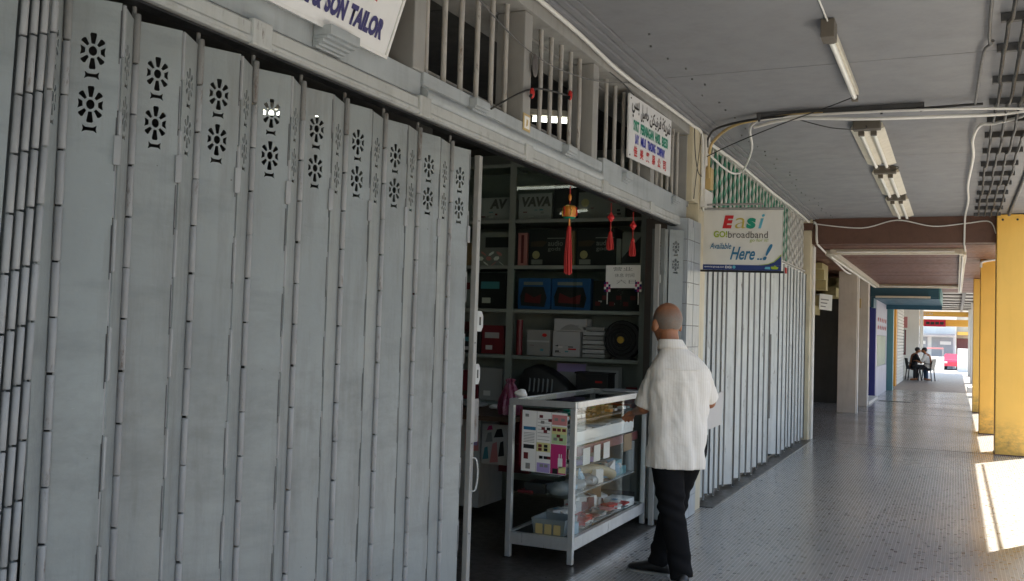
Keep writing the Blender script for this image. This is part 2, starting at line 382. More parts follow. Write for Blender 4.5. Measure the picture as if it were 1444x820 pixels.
def remesh(mb, name, mat, parent, vox, smooth=3, fn=None, factor=.5):
    me = mb.mesh(name, None); o = bpy.data.objects.new(name, me); COL.objects.link(o)
    m = o.modifiers.new('r', 'REMESH'); m.mode = 'VOXEL'; m.voxel_size = vox
    s = o.modifiers.new('s', 'SMOOTH'); s.iterations = smooth; s.factor = factor
    bpy.context.view_layer.update(); out = conv(o)
    if fn:
        for v in out.vertices: v.co = fn(v.co.copy())
        out.update()
    out.materials.clear(); out.materials.append(M[mat]); out.shade_smooth(); out.name = name
    return link(name, out, parent)

# ================================================================ SETTING
B('ground', 'ground', None, -400, 400, -300, 900, -1.6, -1.1, kind='structure')
B('road', 'asphalt', None, 3.2, 10.5, -60, 120, -1.2, -.25, kind='structure')
B('far_road', 'paving', None, -60, 3.1, 50.2, 98, -1.2, -.95, kind='structure')
B('roadside_pavement', 'paving', None, 1.3, 3.0, -10, 47, -1.2, -.14, kind='structure')
fl = B('corridor_floor', 'floor', None, -2.0, 1.15, -4, 30.2, -1.2, 0, kind='structure')
for yy in (13.92, 24.4, 20.4):
    B('floor_joint', 'grout', fl, -1.75, 1.1, yy-.012, yy+.012, -.01, .0015)
B('door_mat_strip', 'black', fl, -1.63, -.95, 24.2, 24.36, 0, .006)
B('door_track', 'sfloor', fl, -2.0, -1.80, 7.95, 13.95, -.01, .006)
B('far_corridor_floor', 'floor2', None, -2.4, 1.15, 30.2, 50.2, -1.2, .002, kind='structure')
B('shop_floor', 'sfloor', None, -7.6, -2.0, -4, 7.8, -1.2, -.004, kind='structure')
B('recess_floor', 'floor', None, -6, -2.0, 7.8, 30.2, -1.2, -.004, kind='structure')

# ceilings: sheets with open joints under a slab
ce = B('corridor_ceiling', 'black', None, -2.35, 1.0, -4, 14.05, 3.112, 3.19, kind='structure')
ys = [-4, -.4, 2.85, 6.10, 9.32, 12.5, 14.04]
for i in range(6):
    for x0, x1 in ((-1.76, .62), (.626, .99)):
        B('ceiling_panel', 'ceil', ce, x0, x1, ys[i]+.003, ys[i+1]-.003, 3.10+random.uniform(0, .002), 3.111)
for x0, x1, z in ((-1.95, -1.865, 3.072), (-1.865, -1.815, 3.084), (-1.815, -1.765, 3.094)):
    B('ceiling_edge_strip', 'ceil', ce, x0+.004, x1-.002, -4, 14.04, z, 3.1115, .004)
for k in range(46):
    x = -1.60+random.uniform(-.05, .05); y = 3+k*.24+random.uniform(-.05, .05); B('old_hook', 'cableg', ce, x, x+random.uniform(.006, .014), y, y+random.uniform(.008, .022), 3.090, 3.0995) if y > 5 else None
# the building above the walkway: blocks sun as the real upper floors do
ub = thing('upper_storey', 'pale upper storey of the shophouse row resting over the covered walkway', 'upper floor')
B('slab', 'roofm', ub, -9, 1.0, -4, 50, 3.2, 3.5)
B('wall', 'facade', ub, -9, .8, -3.9, 49.8, 3.5, 7.2)
B('roof', 'roofm', ub, -9.3, 1.0, -4.3, 50.2, 7.2, 7.4)
for i in range(17):
    y = -2.6+i*3.1
    fr_ = B('window', 'white', ub, .802, .86, y, y+1.5, 4.4, 6.1, .01); B('pane', 'wglass', fr_, .862, .866, y+.09, y+1.41, 4.49, 6.01)
gp = T('eave_pipe', 'vent', None, [(1.0, -3.9, 2.80), (1.0, 13.9, 2.80)], .016)
tag(gp, 'thin grey pipe running under the outer eave of the walkway', 'pipe')

# brown bay (third shop)
db = B('brown_beam', 'brownb', None, -1.86, 1.0, 14.05, 14.35, 2.745, 3.19, .008)
tag(db, 'dark brown downstand beam across the walkway behind the yellow column', 'beam')
bc = B('brown_ceiling', 'black', None, -4.5, 1.0, 14.36, 28.3, 2.765, 3.19, kind='structure')
for i in range(46):
    y0 = 14.40+i*.30
    B('ceiling_board', 'brown', bc, -2.3, .98, y0+.006, y0+.292, 2.745+random.uniform(0, .004), 2.764)
B('ceiling_board_wide', 'brown', bc, -4.5, -2.31, 14.40, 24.3, 2.75, 2.764)
pc = B('pale_ceiling', 'ceilw', None, -2.6, 1.0, 28.31, 49.9, 2.86, 3.19, kind='structure')
for i in range(8):
    B('ceiling_batten', 'grey', pc, -1.7, .9, 29+i*2.4, 29.16+i*2.4, 2.82, 2.859)
B('ceiling_pipe', 'cableg', pc, .15, .24, 28.4, 46, 2.76, 2.85)

# cove light battens of the brown ceiling
cl_ = thing('cove_batten', 'long off white light battens boxed in a rectangle on brown ceiling', 'light fitting')
for x0, x1, y0, y1 in ((-1.71, .07, 14.86, 14.98), (-1.77, .10, 24.25, 24.4), (-1.79, -1.66, 14.99, 24.24), (.03, .12, 14.99, 26.5)):
    bt = B('batten', 'fitting', cl_, x0, x1, y0, y1, 2.665, 2.742, .006)
    if x1-x0 > 1:
        for k in range(1): T('tube', 'tube', bt, [(x0+.1, y0-.02, 2.70), (x1-.1, y0-.02, 2.70)], .013)
    else: T('tube', 'tube', bt, [((x0+x1)/2, y0+.2, 2.652), ((x0+x1)/2, y1-.3, 2.652)], .013)

# ================================================================ GREY SHOPFRONT (first shop)
sf = thing('shopfront', 'grey shopfront wall with barred vents above folding shutter and open counter', 'shopfront')
XF = -1.95
B('lintel', 'lintel', sf, -2.06, -1.955, -1, 3.30, 2.335, 2.432, .003)
B('lintel', 'lintel', sf, -2.06, -1.945, 3.303, 5.447, 2.385, 2.440, .004)
B('lintel', 'lintel', sf, -2.06, -1.938, 5.45, 7.42, 2.325, 2.470, .004)
B('lintel_back', 'lintel', sf, -2.06, -1.975, 3.303, 5.447, 2.30, 2.384)
T('cornice_roll', 'lintel', sf, [(-1.955, 3.31, 2.347), (-1.955, 5.43, 2.347)], .030, 14)
B('cornice_fillet', 'lintel', sf, -1.975, -1.952, 3.31, 5.44, 2.3785, 2.3845)
# sliding rail and its sleeves
rail = MB()
prof = [(-2.02, 2.262), (-1.935, 2.255), (-1.925, 2.262), (-1.925, 2.272), (-1.932, 2.280), (-1.932, 2.318), (-1.94, 2.326), (-2.02, 2.326)]
rail.loft([[(x, y, z) for x, z in prof] for y in (-1, 7.42)])
rail.build('door_rail', 'rail', sf, smooth=30)
B('rail_slot', 'black', sf, -2.0, -1.955, -1, 7.4, 2.248, 2.2545)
for y in (2.30, 3.29, 4.32, 5.46, 6.45):
    B('rail_sleeve', 'rail', sf, -1.945, -1.921, y-.045, y+.045, 2.250, 2.332, .006)
# stepped corbels
def corbel(y, wd, z0, dep):
    m = MB()
    for k, (dx, zz) in enumerate(((1., .034), (.8, .011), (.55, .010), (.34, .010), (.16, .008))):
        top = z0+.073-sum((.034, .011, .010, .010, .008)[:k]); m.box(-1.952, -1.95+dep*dx, y, y+wd-.006*k, top-zz, top, .002)
    m.build('corbel', 'lintel', sf, smooth=30)
for y, wd, z0, d in ((.95, .20, 2.34, .07), (1.80, .18, 2.34, .07), (2.585, .170, 2.335, .07), (3.70, .13, 2.352, .045), (4.80, .13, 2.352, .045), (5.80, .13, 2.362, .045), (6.98, .14, 2.375, .045)):
    corbel(y, wd, z0, d)
# vents: head beam, fins, bars
B('head_beam', 'vent', sf, -2.10, -1.925, -1, 7.42, 2.995, 3.074, .006)
B('head_beam_back', 'vent', sf, -2.30, -2.102, -1, 7.42, 2.985, 3.10)
fins = [.72, 1.92, 3.12, 4.17, 5.16, 6.35, 7.32]
for y in fins: B('vent_fin', 'vent', sf, -2.10, -1.945, y+.10, y+.19, 2.433, 2.994, .006)
bars = MB()
for i in range(len(fins)-1):
    a, b = fins[i]+.19, fins[i+1]+.10; n = 6 if i < 5 else 6
    for k in range(n):
        y = a+(b-a)*(k+.62)/(n+.3)
        T('vent_bar', 'bar', sf, [(-1.998, y, 2.425), (-1.998+random.uniform(-.004, .004), y, 2.7), (-1.998, y, 3.0)], .0125, 10)
B('vent_back_panel', 'vent', sf, -2.20, -2.16, 5.55, 5.9, 2.44, 2.985)
B('vent_back_panel', 'vent', sf, -2.16, -2.12, 6.75, 7.3, 2.44, 2.985)
T('vent_rail', 'vent', sf, [(-2.05, 3.3, 2.50), (-2.05, 5.2, 2.50)], .008)
# room shell
rm = thing('shop_room', 'dark shop interior behind the counter and the grey shutter', 'room')
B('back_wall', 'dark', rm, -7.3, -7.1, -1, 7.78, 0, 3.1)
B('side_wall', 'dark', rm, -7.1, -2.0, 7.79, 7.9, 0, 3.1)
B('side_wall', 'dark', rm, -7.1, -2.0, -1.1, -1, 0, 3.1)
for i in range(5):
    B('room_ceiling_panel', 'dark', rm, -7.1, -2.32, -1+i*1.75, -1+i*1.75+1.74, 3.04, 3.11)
B('header_board', 'dark', rm, -2.22, -2.18, -1, 3.8, 2.225, 2.42)  # added board, hides the lit ceiling tube in the gap under the rail
def lamp_batten(p, q, label, group=None, lit=True):
    p = Vector(p); q = Vector(q); d = (q-p); L = d.length; t = thing('fluorescent_batten', label, 'lamp', p, math.atan2(d.y, d.x), group)
    MB().box(0, L, -.03, .03, .02, .06, .004).build('housing', 'fitting', t)
    MB().tube([(.04, 0, 0), (L-.04, 0, 0)], .014, 10).build('tube', 'lit' if lit else 'tube', t, smooth=60)
    for x in (.02, L-.02): MB().box(x-.015, x+.015, -.018, .018, -.018, .0195).build('end_cap', 'fitend', t)
    return t
lamp_batten((-4.1, 4.75, 2.74), (-3.62, 5.0, 2.74), 'short lit tube glimpsed through the shutter cut-outs')
lamp_batten((-2.46, 5.46, 2.74), (-2.20, 5.63, 2.74), 'pale lit tube seen between vent bars over the open shop')
lamp_batten((-4.5, 5.2, 2.97), (-3.6, 5.2, 2.97), 'lit tube on the shop ceiling behind the counter')

# ---------------------------------------------------------------- folding shutter panels
PW = .134
def curve_panel(w, h, holes):
    c = bpy.data.curves.new('panel', 'CURVE'); c.dimensions = '2D'; c.fill_mode = 'BOTH'; c.extrude = .0022
    for poly in [[(.004, 0), (w-.004, 0), (w-.004, h), (.004, h)]]+holes:
        s = c.splines.new('POLY'); s.points.add(len(poly)-1); s.use_cyclic_u = True
        for pt, (x, y) in zip(s.points, poly): pt.co = (x, y, 0, 1)
    o = bpy.data.objects.new('panel', c); COL.objects.link(o); bpy.context.view_layer.update(); me = conv(o); bpy.data.curves.remove(c)
    for v in me.vertices: v.co = Vector((v.co.x, -v.co.z, v.co.y))
    return me
def flower(cx, cz):
    out = [[(cx+.0105*math.cos(2*math.pi*k/14), cz+.0125*math.sin(2*math.pi*k/14)) for k in range(14)]]
    for sg in (1, -1): out.append([(cx-.0045, cz+sg*.018), (cx+.0045, cz+sg*.018), (cx+.0085, cz+sg*.042), (cx+.006, cz+sg*.046), (cx-.006, cz+sg*.046), (cx-.0085, cz+sg*.042)])
    for sx in (1, -1):
        out.append([(cx+sx*.019, cz-.006), (cx+sx*.031, cz-.012), (cx+sx*.029, cz), (cx+sx*.031, cz+.012), (cx+sx*.019, cz+.006)])
        for sz in (1, -1):
            d = Vector((sx*.66, sz*.75)); p = Vector((-d.y, d.x)); q = lambda r, t: (cx+d.x*r+p.x*t, cz+d.y*r+p.y*t)
            out.append([q(.018, -.0035), q(.018, .0035), q(.036, .0075), q(.039, .004), q(.039, -.004), q(.036, -.0075)])
    out.append([(cx-.019, cz-.071), (cx-.010, cz-.066), (cx+.010, cz-.066), (cx+.019, cz-.071), (cx+.016, cz-.062), (cx+.018, cz-.051), (cx+.010, cz-.057), (cx-.010, cz-.057), (cx-.018, cz-.051), (cx-.016, cz-.062)][::1])
    return out
PB = .035
panel_me = curve_panel(PW, 2.21-PB, flower(PW*.47, 2.078-PB)+flower(PW*.47, 1.944-PB))
panel_me.materials.clear(); panel_me.materials.append(M['shutter'])
KL = .136
knuckle_me = {}
for k, m in (('hinge', 'hinge'), ('rusty', 'rusty')):
    knuckle_me[k] = MB().tube([(0, 0, .0015), (0, 0, .004), (0, 0, KL-.006), (0, 0, KL-.0035)], 0, 12, True, [.0085, .010, .010, .0085]).mesh('hinge_knuckle', M[m], 50)
knuckle_me['stack'] = MB().tube([(0, 0, .0015), (0, 0, .003), (0, 0, KL-.005), (0, 0, KL-.0035)], 0, 12, True, [.0072, .0086, .0086, .0072]).mesh('hinge_knuckle', M['hinge'], 50)
rm_ = MB()
for k in range(16):
    z = k*KL; off = .005 if k % 2 else -.003
    rm_.tube([(off, .004, z+.002), (off, .004, z+KL-.002)], .0055, 6)
ridge_me = rm_.mesh('ridge_hinge', M['hinge'], 50)
slot_me = MB().box(PW-.0068, PW-.0042, -.0034, -.0026, 0, KL).mesh('ridge_slot', M['tray'])
latch_me = MB().box(-.006, .012, -.008, .002, 0, .075, .003).mesh('latch_plate', M['hinge'], 40)
rod_me = MB().tube([(0, 0, 0), (0, 0, .08)], .006, 8).mesh('hanger_rod', M['rusty'], 50)
def stick(name, me, parent, loc, rz=0): return link(name, me, parent, loc, (0, 0, rz))
def panel(parent, p, q, mesh=None, name='shutter_panel'):
    d = Vector(q)-Vector(p); o = link(name, mesh or panel_me, parent, (p[0], p[1], PB+random.uniform(-.004, .004)), (0, 0, math.atan2(d[1], d[0])))
    o.scale = (d.length/PW, 1, 1); return o
sh = thing('folding_shutter', 'grey folding metal shutter with cut-out flower vents closed across the shop', 'shutter')
P = [1.655, 1.872, 2.111, 2.351, 2.593, 2.846, 3.104, 3.363, 3.64]
XV = -2.0
def pipe(o, x, y, rust_top=True):
    for k in range(15):
        z = .05+k*KL+.06; rust = False
        stick('hinge_knuckle', knuckle_me['rusty' if rust else 'hinge'], o, Vector((x, y, z)))
def kids(o, fn):        # parts made in world space hang under a rotated panel
    before = set(COL.objects); fn(); bpy.context.view_layer.update()
    for c in set(COL.objects)-before:
        mw = c.matrix_basis.copy(); c.parent = o; c.matrix_parent_inverse = o.matrix_basis.inverted(); c.matrix_basis = mw
for i, y in enumerate(P):
    y2 = P[i+1] if i+1 < len(P) else 3.90
    h = (y2-y)/2; x = XV+math.sqrt(max(PW**2-h*h, .001)); rp = (x, y+h)
    a = panel(sh, (XV+.006, y+.006), rp)
    [link('ridge_slot', slot_me, a, (0, 0, k*KL-.02)) for k in range(1+i % 2, 16, 2)]
    def extras():
        for k in range(16):
            z = PB+.02+k*KL
            if z+KL > 2.25: break
            rust = k >= 15 
            stick('hinge_knuckle', knuckle_me['rusty' if rust else 'hinge'], None, (XV+.012, y, z+random.uniform(-.002, .002)))
        stick('hanger_rod', rod_me, None, (XV, y, 2.185))
        ang = math.atan2(rp[1]-y, rp[0]-XV)
        stick('ridge_hinge', ridge_me, None, (rp[0]-.003, rp[1], PB+.0), ang)
        stick('latch_plate', latch_me, None, (rp[0], rp[1]-.004, 1.80+random.uniform(-.01, .01)), ang)
    kids(a, extras)
    if i < len(P)-1: panel(sh, rp, (XV+.004, y2-.004))
# folded stack at the near end
def lean(o):
    p = Matrix.Translation((0, 0, 1.35)); bpy.context.view_layer.update(); o.matrix_basis = p @ Matrix.Rotation(-.028, 4, 'X') @ p.inverted() @ o.matrix_basis
st_y = [1.474, 1.500, 1.526, 1.552]
for i, y in enumerate(st_y):
    a = panel(sh, (-2.062, y+.008), (-1.937, y))
    def extras2():
        for k in range(16): stick('hinge_knuckle', knuckle_me['stack'], None, (-1.937, y, PB+.02+k*KL+.011*i))
    kids(a, extras2); lean(a)
panel(sh, (-1.937, 1.558), (XV, 1.652))
lean(panel(sh, (-1.985, 1.335), (-1.94, 1.462))); panel(sh, (-1.93, 1.35), (-1.98, 1.24)); panel(sh, (-1.98, 1.1), (-1.93, 1.23))
# leading stile of the shutter
B('leading_stile', 'vent', sh, -1.988, -1.962, 3.853, 3.885, .04, 2.20, .003)
for z in (.5, .9, 1.35, 1.9): B('rivet', 'grey', sh, -1.962, -1.959, 3.862, 3.868, z, z+.006)
for z, d in ((1.405, .07), (1.165, .055)):
    hk = MB(); fr_ = ((-1.972, 3.886, z), (0, 1, 0), (0, 0, 1))
    hk.prism([(0, 0), (d*.75, .0), (d, .02), (d, .07), (d*.75, .092), (0, .092)], fr_, -.002, .002).build('lock_lug', 'rail', sh)
    MB().rect(fr_, d*.45, d*.68, .028, .066, .0022, .0032).build('lug_slot', 'black', sh)
B('lock_plate', 'rusty', sh, -1.975, -1.968, 3.888, 3.935, .905, 1.10)
T('pull_handle', 'rail', sh, smoothpath([(-1.962, 3.872, .84), (-1.945, 3.882, .83), (-1.938, 3.885, .77), (-1.945, 3.882, .70), (-1.962, 3.872, .69)], 5), .004)

# shutter leaf folded away on the far side of the opening
s2 = thing('folded_shutter_leaf', 'grey shutter leaves folded against the tiled pillar beside the old man', 'shutter')
a = panel(s2, (-1.985, 7.10), (-1.895, 7.20)); panel(s2, (-1.985, 7.09), (-2.10, 7.05)); panel(s2, (-2.10, 7.045), (-1.99, 7.02))
B('post', 'vent', s2, -2.06, -2.025, 6.98, 7.012, 0, 2.24)
for z in (.6, 1.3, 1.8): B('latch_plate', 'rail', s2, -2.024, -2.012, 6.99, 7.0, z, z+.06)

# ---------------------------------------------------------------- pillars between shops
tp = thing('tiled_jamb', 'narrow door jamb faced in pale grey glazed tiles right of the shop opening', 'pillar')
B('core', 'grout', tp, -2.20, -1.875, 7.215, 7.63, 0, 2.31)
for k in range(14):
    z = .005+k*.165
    for y0, y1 in ((7.220, 7.415), (7.42, 7.625)):
        B('tile', 'tile', tp, -1.8755, -1.868+random.uniform(0, .001), y0+.002, y1-.002, z, z+.161, .0015)
    for x0, x1 in ((-2.03, -1.875),):
        B('tile', 'tile', tp, x0, x1, 7.207, 7.2155, z, z+.161, .0015)
cp = thing('cream_pillar', 'cream pillar holding the broadband banner between grey shop and white shutter', 'pillar')
B('shaft', 'cream', cp, -2.30, -1.895, 7.64, 7.90, 0, 3.09, .006)
B('upper_shaft', 'cream', cp, -2.10, -1.90, 7.43, 7.636, 2.475, 3.09, .006)
B('meter_board', 'white', cp, -1.893, -1.86, 7.70, 7.84, 2.80, 3.05, .004)
B('junction_box', 'cabley', cp, -1.893, -1.845, 7.82, 7.92, 2.62, 2.80, .006)
B('switch_box', 'white', cp, -1.893, -1.85, 7.66, 7.92, 2.45, 2.60, .006)
cq = thing('cream_pillar', 'cream pillar at the far end of the white folding shutter', 'pillar')
B('shaft', 'cream', cq, -2.25, -1.86, 13.96, 14.36, 0, 2.93, .008)
B('capital', 'brownb', cq, -2.27, -1.84, 13.95, 14.04, 2.935, 3.03, .004)
B('capital_cap', 'cream', cq, -2.26, -1.85, 13.955, 14.04, 3.032, 3.10, .004)
B('edge_strip', 'white', cq, -1.8595, -1.835, 14.12, 14.30, 0, 2.72, .003)

# ---------------------------------------------------------------- white folding shutter (second shop)
ws = thing('white_folding_shutter', 'worn white folding metal shutter closed below the green lattice', 'shutter')
def plainpanel(w, h):
    m = MB(); m.box(.003, w-.003, -.0025, .0025, 0, h); return m
wp_mes = [plainpanel(PW, 2.20).mesh('shutter_panel', M[k]) for k in ('whsh', 'whsh2', 'whsh3')]
yy = 8.02; i = 0
seq = []
while yy < 13.80:
    pit = .19 if yy < 8.9 else (.30 if yy < 12.2 else .27)
    seq.append((yy, min(yy+pit, 13.93))); yy += pit
for i, (a0, a1) in enumerate(seq):
    top = 2.30; z0 = .055+.02*math.sin(i*2.1)
    h = (a1-a0)/2; w_ = h*1.22; xr = -1.985+math.sqrt(max(w_**2-h*h, .0016))
    if 10.95 < a0 < 11.25: xr = -1.93
    for j, (p, q) in enumerate((((-1.985, a0), (xr, a0+h)), ((xr, a0+h), (-1.985, a1)))):
        d = Vector(q)-Vector(p); e = d.normalized(); p = Vector(p)+e*(.014 if j else 0); d = d-e*.016
        o = link('shutter_panel', wp_mes[(i*3+j) % 3], ws, (p[0], p[1], z0), (0, 0, math.atan2(d.y, d.x))); o.scale = (d.length/PW, 1, (top-z0)/2.2)
    MB().tube([(xr, a0+h, z0-.02), (xr, a0+h, top)], .006, 8).build('ridge_hinge', ('hinge', 'tray', 'hinge', 'rusty')[i % 4], ws, smooth=60)
    MB().tube([(xr-.012, a0+h+.03, z0-.03), (xr-.012, a0+h+.03, top)], .007, 8).build('edge_rod', 'whsh', ws, smooth=60)
B('lock_stile', 'rusty', ws, -1.93, -1.905, 11.16, 11.20, .5, 1.45)
B('top_rail', 'whsh', ws, -2.03, -1.95, 7.95, 13.95, 2.31, 2.345, .004)
B('transom_board', 'white', ws, -2.02, -1.935, 12.2, 13.95, 2.20, 2.325, .004)
B('orange_tag', 'redp', ws, -1.90, -1.89, 12.0, 12.12, 2.20, 2.27)
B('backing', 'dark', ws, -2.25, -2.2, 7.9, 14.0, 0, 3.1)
B('seal_strip', 'sfloor', ws, -2.03, -1.97, 7.95, 13.95, 0.0, .03)

# ---------------------------------------------------------------- lattice screen
la = thing('lattice_screen', 'green and white wavy lattice screen above the white folding shutter', 'lattice')
B('frame', 'whrib', la, -2.02, -1.93, 7.95, 13.95, 3.05, 3.10, .004)
def wavy(x, y, z0, z1, ph, base, amp, mat, tw_=.014):
    n = 48; vs = []; m = MB(); per = .125
    for k in range(n+1):
        z = z0+(z1-z0)*k/n; t = (z-z0)/per*2*math.pi+ph
        hw = base+amp*(1+math.cos(t))/2; yo = .010*math.sin(t); tw = tw_*math.sin(t)
        vs += [(x+tw, y-hw+yo, z), (x-tw, y+hw+yo, z), (x-tw-.009, y+hw+yo, z), (x+tw-.009, y-hw+yo, z)]
    fs = []
    for k in range(n):
        for j in range(4): fs.append((k*4+j, k*4+(j+1) % 4, k*4+4+(j+1) % 4, k*4+4+j))
    fs += [(3, 2, 1, 0), (n*4, n*4+1, n*4+2, n*4+3)]
    return m.add(vs, fs).build('lattice_strip', mat, la, smooth=50)
nl = 30; step = 5.64/nl
for k in range(nl):
    y = 8.24+k*step; g = k/nl < .76
    wavy(-1.928, y, 2.364, 3.048, (k % 2)*math.pi, .003, .036, 'whrib', .0)
    wavy(-1.955, y+step*.5, 2.364, 3.048, (k % 2)*math.pi+2.6, .050, .036, 'green' if g else 'whrib', .0)
    wavy(-1.985, y+step*.5, 2.364, 3.048, (k % 2)*math.pi+.4, .080, .012, 'green' if g else 'whrib', .0)
B('sill', 'whrib', la, -2.02, -1.925, 7.95, 13.95, 2.347, 2.362, .002)

# ---------------------------------------------------------------- yellow columns
for x0, x1, y0, y1, z1, lab in ((.466, .90, 13.86, 14.34, 3.09, 'nearest and widest square column painted yellow'),
                              (.343, .62, 16.90, 17.35, 2.744, 'yellow square column second along the walkway edge'),
                              (.318, .62, 21.96, 22.4, 2.744, 'yellow square column third along, farthest of the yellow ones')):
    t = thing('yellow_column', lab, 'column', group='yellow columns along the walkway edge')
    B('shaft', 'yellow', t, x0, x1, y0, y1, 0, z1, .01)
    B('base_line', 'brownb', t, x0-.004, x1+.004, y0-.004, y1+.004, 0, .012)
    if z1 > 3:
        for x in (.53, .70): MB().cyl((x, 13.858, 3.02), (x, 13.852, 3.02), .014).build('bolt_hole', 'black', t)
for y in (7.40, .9):
    t = thing('yellow_column', 'yellow square column at the walkway edge beside the camera', 'column', group='yellow columns along the walkway edge')
    B('shaft', 'yellow', t, .48, .90, y, y+.45, 0, 3.09, .01)
for y in (28.4, 37.65, 45.5):
    t = thing('pale_column', {28.4: 'pale square column just beyond the yellow columns', 37.65: 'white square column near the end of the walkway', 45.5: 'last white square column where the walkway opens out'}[y], 'column')
    B('shaft', 'white', t, .47, .85, y, y+.4, 0, 2.85, .01)
# white marker stones in the sunlight at the walkway edge
tag(B('kerb_block', 'white', None, .30, .46, 30.6, 31.2, 0, .16, .01), 'white block standing in the sun at the far walkway edge', 'kerb block')

# ================================================================ LIGHT FITTINGS AND CABLES ON THE CEILING
t = thing('strip_light', 'single tube strip light hung alone under the near grey ceiling', 'light fitting')
MB().box(-.665, -.595, 5.2, 5.33, 3.0, 3.098, .004).build('ballast_end', 'fitend', t)
MB().box(-.655, -.605, 5.33, 6.72, 3.045, 3.085, .006).build('housing', 'fitting', t)
T('tube', 'tube', t, [(-.63, 5.36, 3.028), (-.63, 6.70, 3.028)], .016, 12)
for y in (5.34, 6.71): MB().box(-.65, -.61, y-.02, y+.02, 3.005, 3.044, .003).build('lamp_holder', 'fitend', t)
def twin(y0, y1, lab):
    t = thing('twin_tube_light', lab, 'light fitting', group='twin tube lights along the ceiling')
    xc = -.64
    m = MB(); m.loft([[(xc-.125, y, 3.055), (xc-.055, y, 3.03), (xc, y, 3.052), (xc+.055, y, 3.03), (xc+.125, y, 3.055), (xc+.105, y, 3.096), (xc-.105, y, 3.096)] for y in (y0+.10, y1)])
    m.build('reflector', 'fitting', t)
    MB().box(xc-.10, xc+.10, y0, y0+.095, 3.03, 3.097, .006).build('ballast_end', 'fitend', t)
    for s in (-.045, .045):
        T('tube', 'tube', t, [(xc+s, y0+.14, 3.018), (xc+s, y1-.03, 3.018)], .015, 12)
        for y in (y0+.12, y1-.02): MB().box(xc+s-.022, xc+s+.022, y-.025, y+.025, 3.0, 3.034, .004).build('lamp_holder', 'fitend', t)
twin(7.74, 9.46, 'nearest twin tube light with white reflector on the ceiling')
twin(9.85, 11.45, 'middle of three twin tube lights in a row on the ceiling')
twin(11.78, 13.48, 'farthest twin tube light just before the brown beam')
# dark channel that carries the cross cables
ch = thing('cable_channel', 'dark steel channel crossing the grey ceiling under white cables', 'cable channel')
MB().box(-1.38, -.22, 7.27, 7.33, 3.06, 3.099, .003).build('channel', 'tray', ch)
for x in (-1.36, -1.1, -.5, -.24): MB().box(x-.008, x+.008, 7.262, 7.2695, 3.03, 3.09).build('hook', 'tray', ch)
# cable rack bars with sagging cables
rk = thing('cable_rack', 'row of dark rack bars with four sagging cables along the ceiling', 'cable rack')
by = [2.5, 3.1, 3.72, 4.32, 4.88, 5.42, 5.98, 6.70, 7.31, 7.90, 8.48, 9.18, 9.85, 10.44, 11.05, 11.74, 12.40, 13.06, 13.7]
for y in by: MB().box(.19, .50, y-.018, y+.018, 3.055, 3.0985, .003).build('rack_bar', 'tray', rk)
for j in range(4):
    x = .23+j*.075
    pts = []
    for a_, b_ in zip(by, by[1:]):
        for k in range(4):
            f_ = k/4; pts.append((x+.008*math.sin(a_*3+j), a_+(b_-a_)*f_, 3.048-.022*math.sin(math.pi*f_)*random.uniform(.5, 1.4)))
    T('rack_cable', 'cableb', rk, pts, .011, 6)
tag(T('conduit', 'cableg', None, [(.60, -3, 3.075), (.605, 5, 3.08), (.60, 13.8, 3.075)], .02), 'long thin conduit on the ceiling right of the cable rack', 'conduit')
def cable(pts, r, mat, lab, n=6, seg=8): return tag(T('cable', mat, None, smoothpath(pts, n), r, seg), lab, 'cable')
cable([(.128, 1, 3.07), (.14, 5.36, 3.065), (.165, 5.78, 3.065), (.126, 5.95, 3.06), (.111, 6.63, 3.065), (.102, 7.2, 3.05)], .009, 'cableg', 'dark cable along the near ceiling beside the rack')
cable([(-1.90, -1, 3.055), (-1.90, 1, 3.06), (-1.90, 4.45, 3.06), (-1.90, 5.6, 3.025), (-1.90, 6.6, 3.05), (-1.895, 7.35, 3.06), (-1.885, 7.62, 3.05), (-1.88, 7.66, 2.9), (-1.88, 7.67, 2.5)], .013, 'cablew', 'white cable along the top of the vents then down the cream pillar')
cable([(-1.90, 7.95, 3.03), (-1.90, 9.3, 3.06), (-1.895, 11, 3.045), (-1.895, 12.5, 3.06), (-1.88, 13.86, 3.04)], .015, 'cablew', 'white cable following the top edge of the green lattice')
cable([(-1.87, 7.69, 2.42), (-1.87, 7.69, 2.75), (-1.865, 7.72, 2.87), (-1.86, 7.82, 2.90), (-1.86, 8.3, 2.885), (-1.86, 8.75, 2.90), (-1.80, 8.9, 2.95), (-1.60, 8.25, 3.02), (-1.45, 7.45, 3.045), (-1.2, 7.25, 3.05), (-.5, 7.24, 3.045), (.1, 7.27, 3.03), (.40, 7.36, 3.03)], .0095, 'cablew', 'white cable looping from cream pillar up to the ceiling channel')
cable([(-1.42, 7.40, 3.02), (-1.1, 7.24, 3.03), (-.6, 7.18, 2.985), (-.1, 7.28, 2.99), (.25, 7.45, 3.02), (.42, 7.44, 3.03), (.40, 7.62, 3.03), (.24, 7.8, 3.03), (.145, 7.9, 3.04), (.105, 8.5, 3.05), (.12, 9.3, 3.05), (.095, 10.9, 3.05), (.11, 12.2, 3.05), (.09, 13.6, 3.05), (.088, 13.95, 2.95), (.085, 14.02, 2.74), (.09, 14.2, 2.72), (.12, 16.5, 2.71), (.085, 20.5, 2.71), (.11, 24, 2.71)], .012, 'cablew', 'white cable doubling back and running on along the ceiling to the far bays')
cable([(-1.85, 7.76, 2.70), (-1.85, 7.77, 2.90), (-1.80, 7.72, 3.0), (-1.55, 7.4, 3.05), (-1.15, 7.255, 3.06), (-.9, 7.255, 3.06)], .012, 'cabley', 'yellow cable arching from the pillar boxes to the channel')
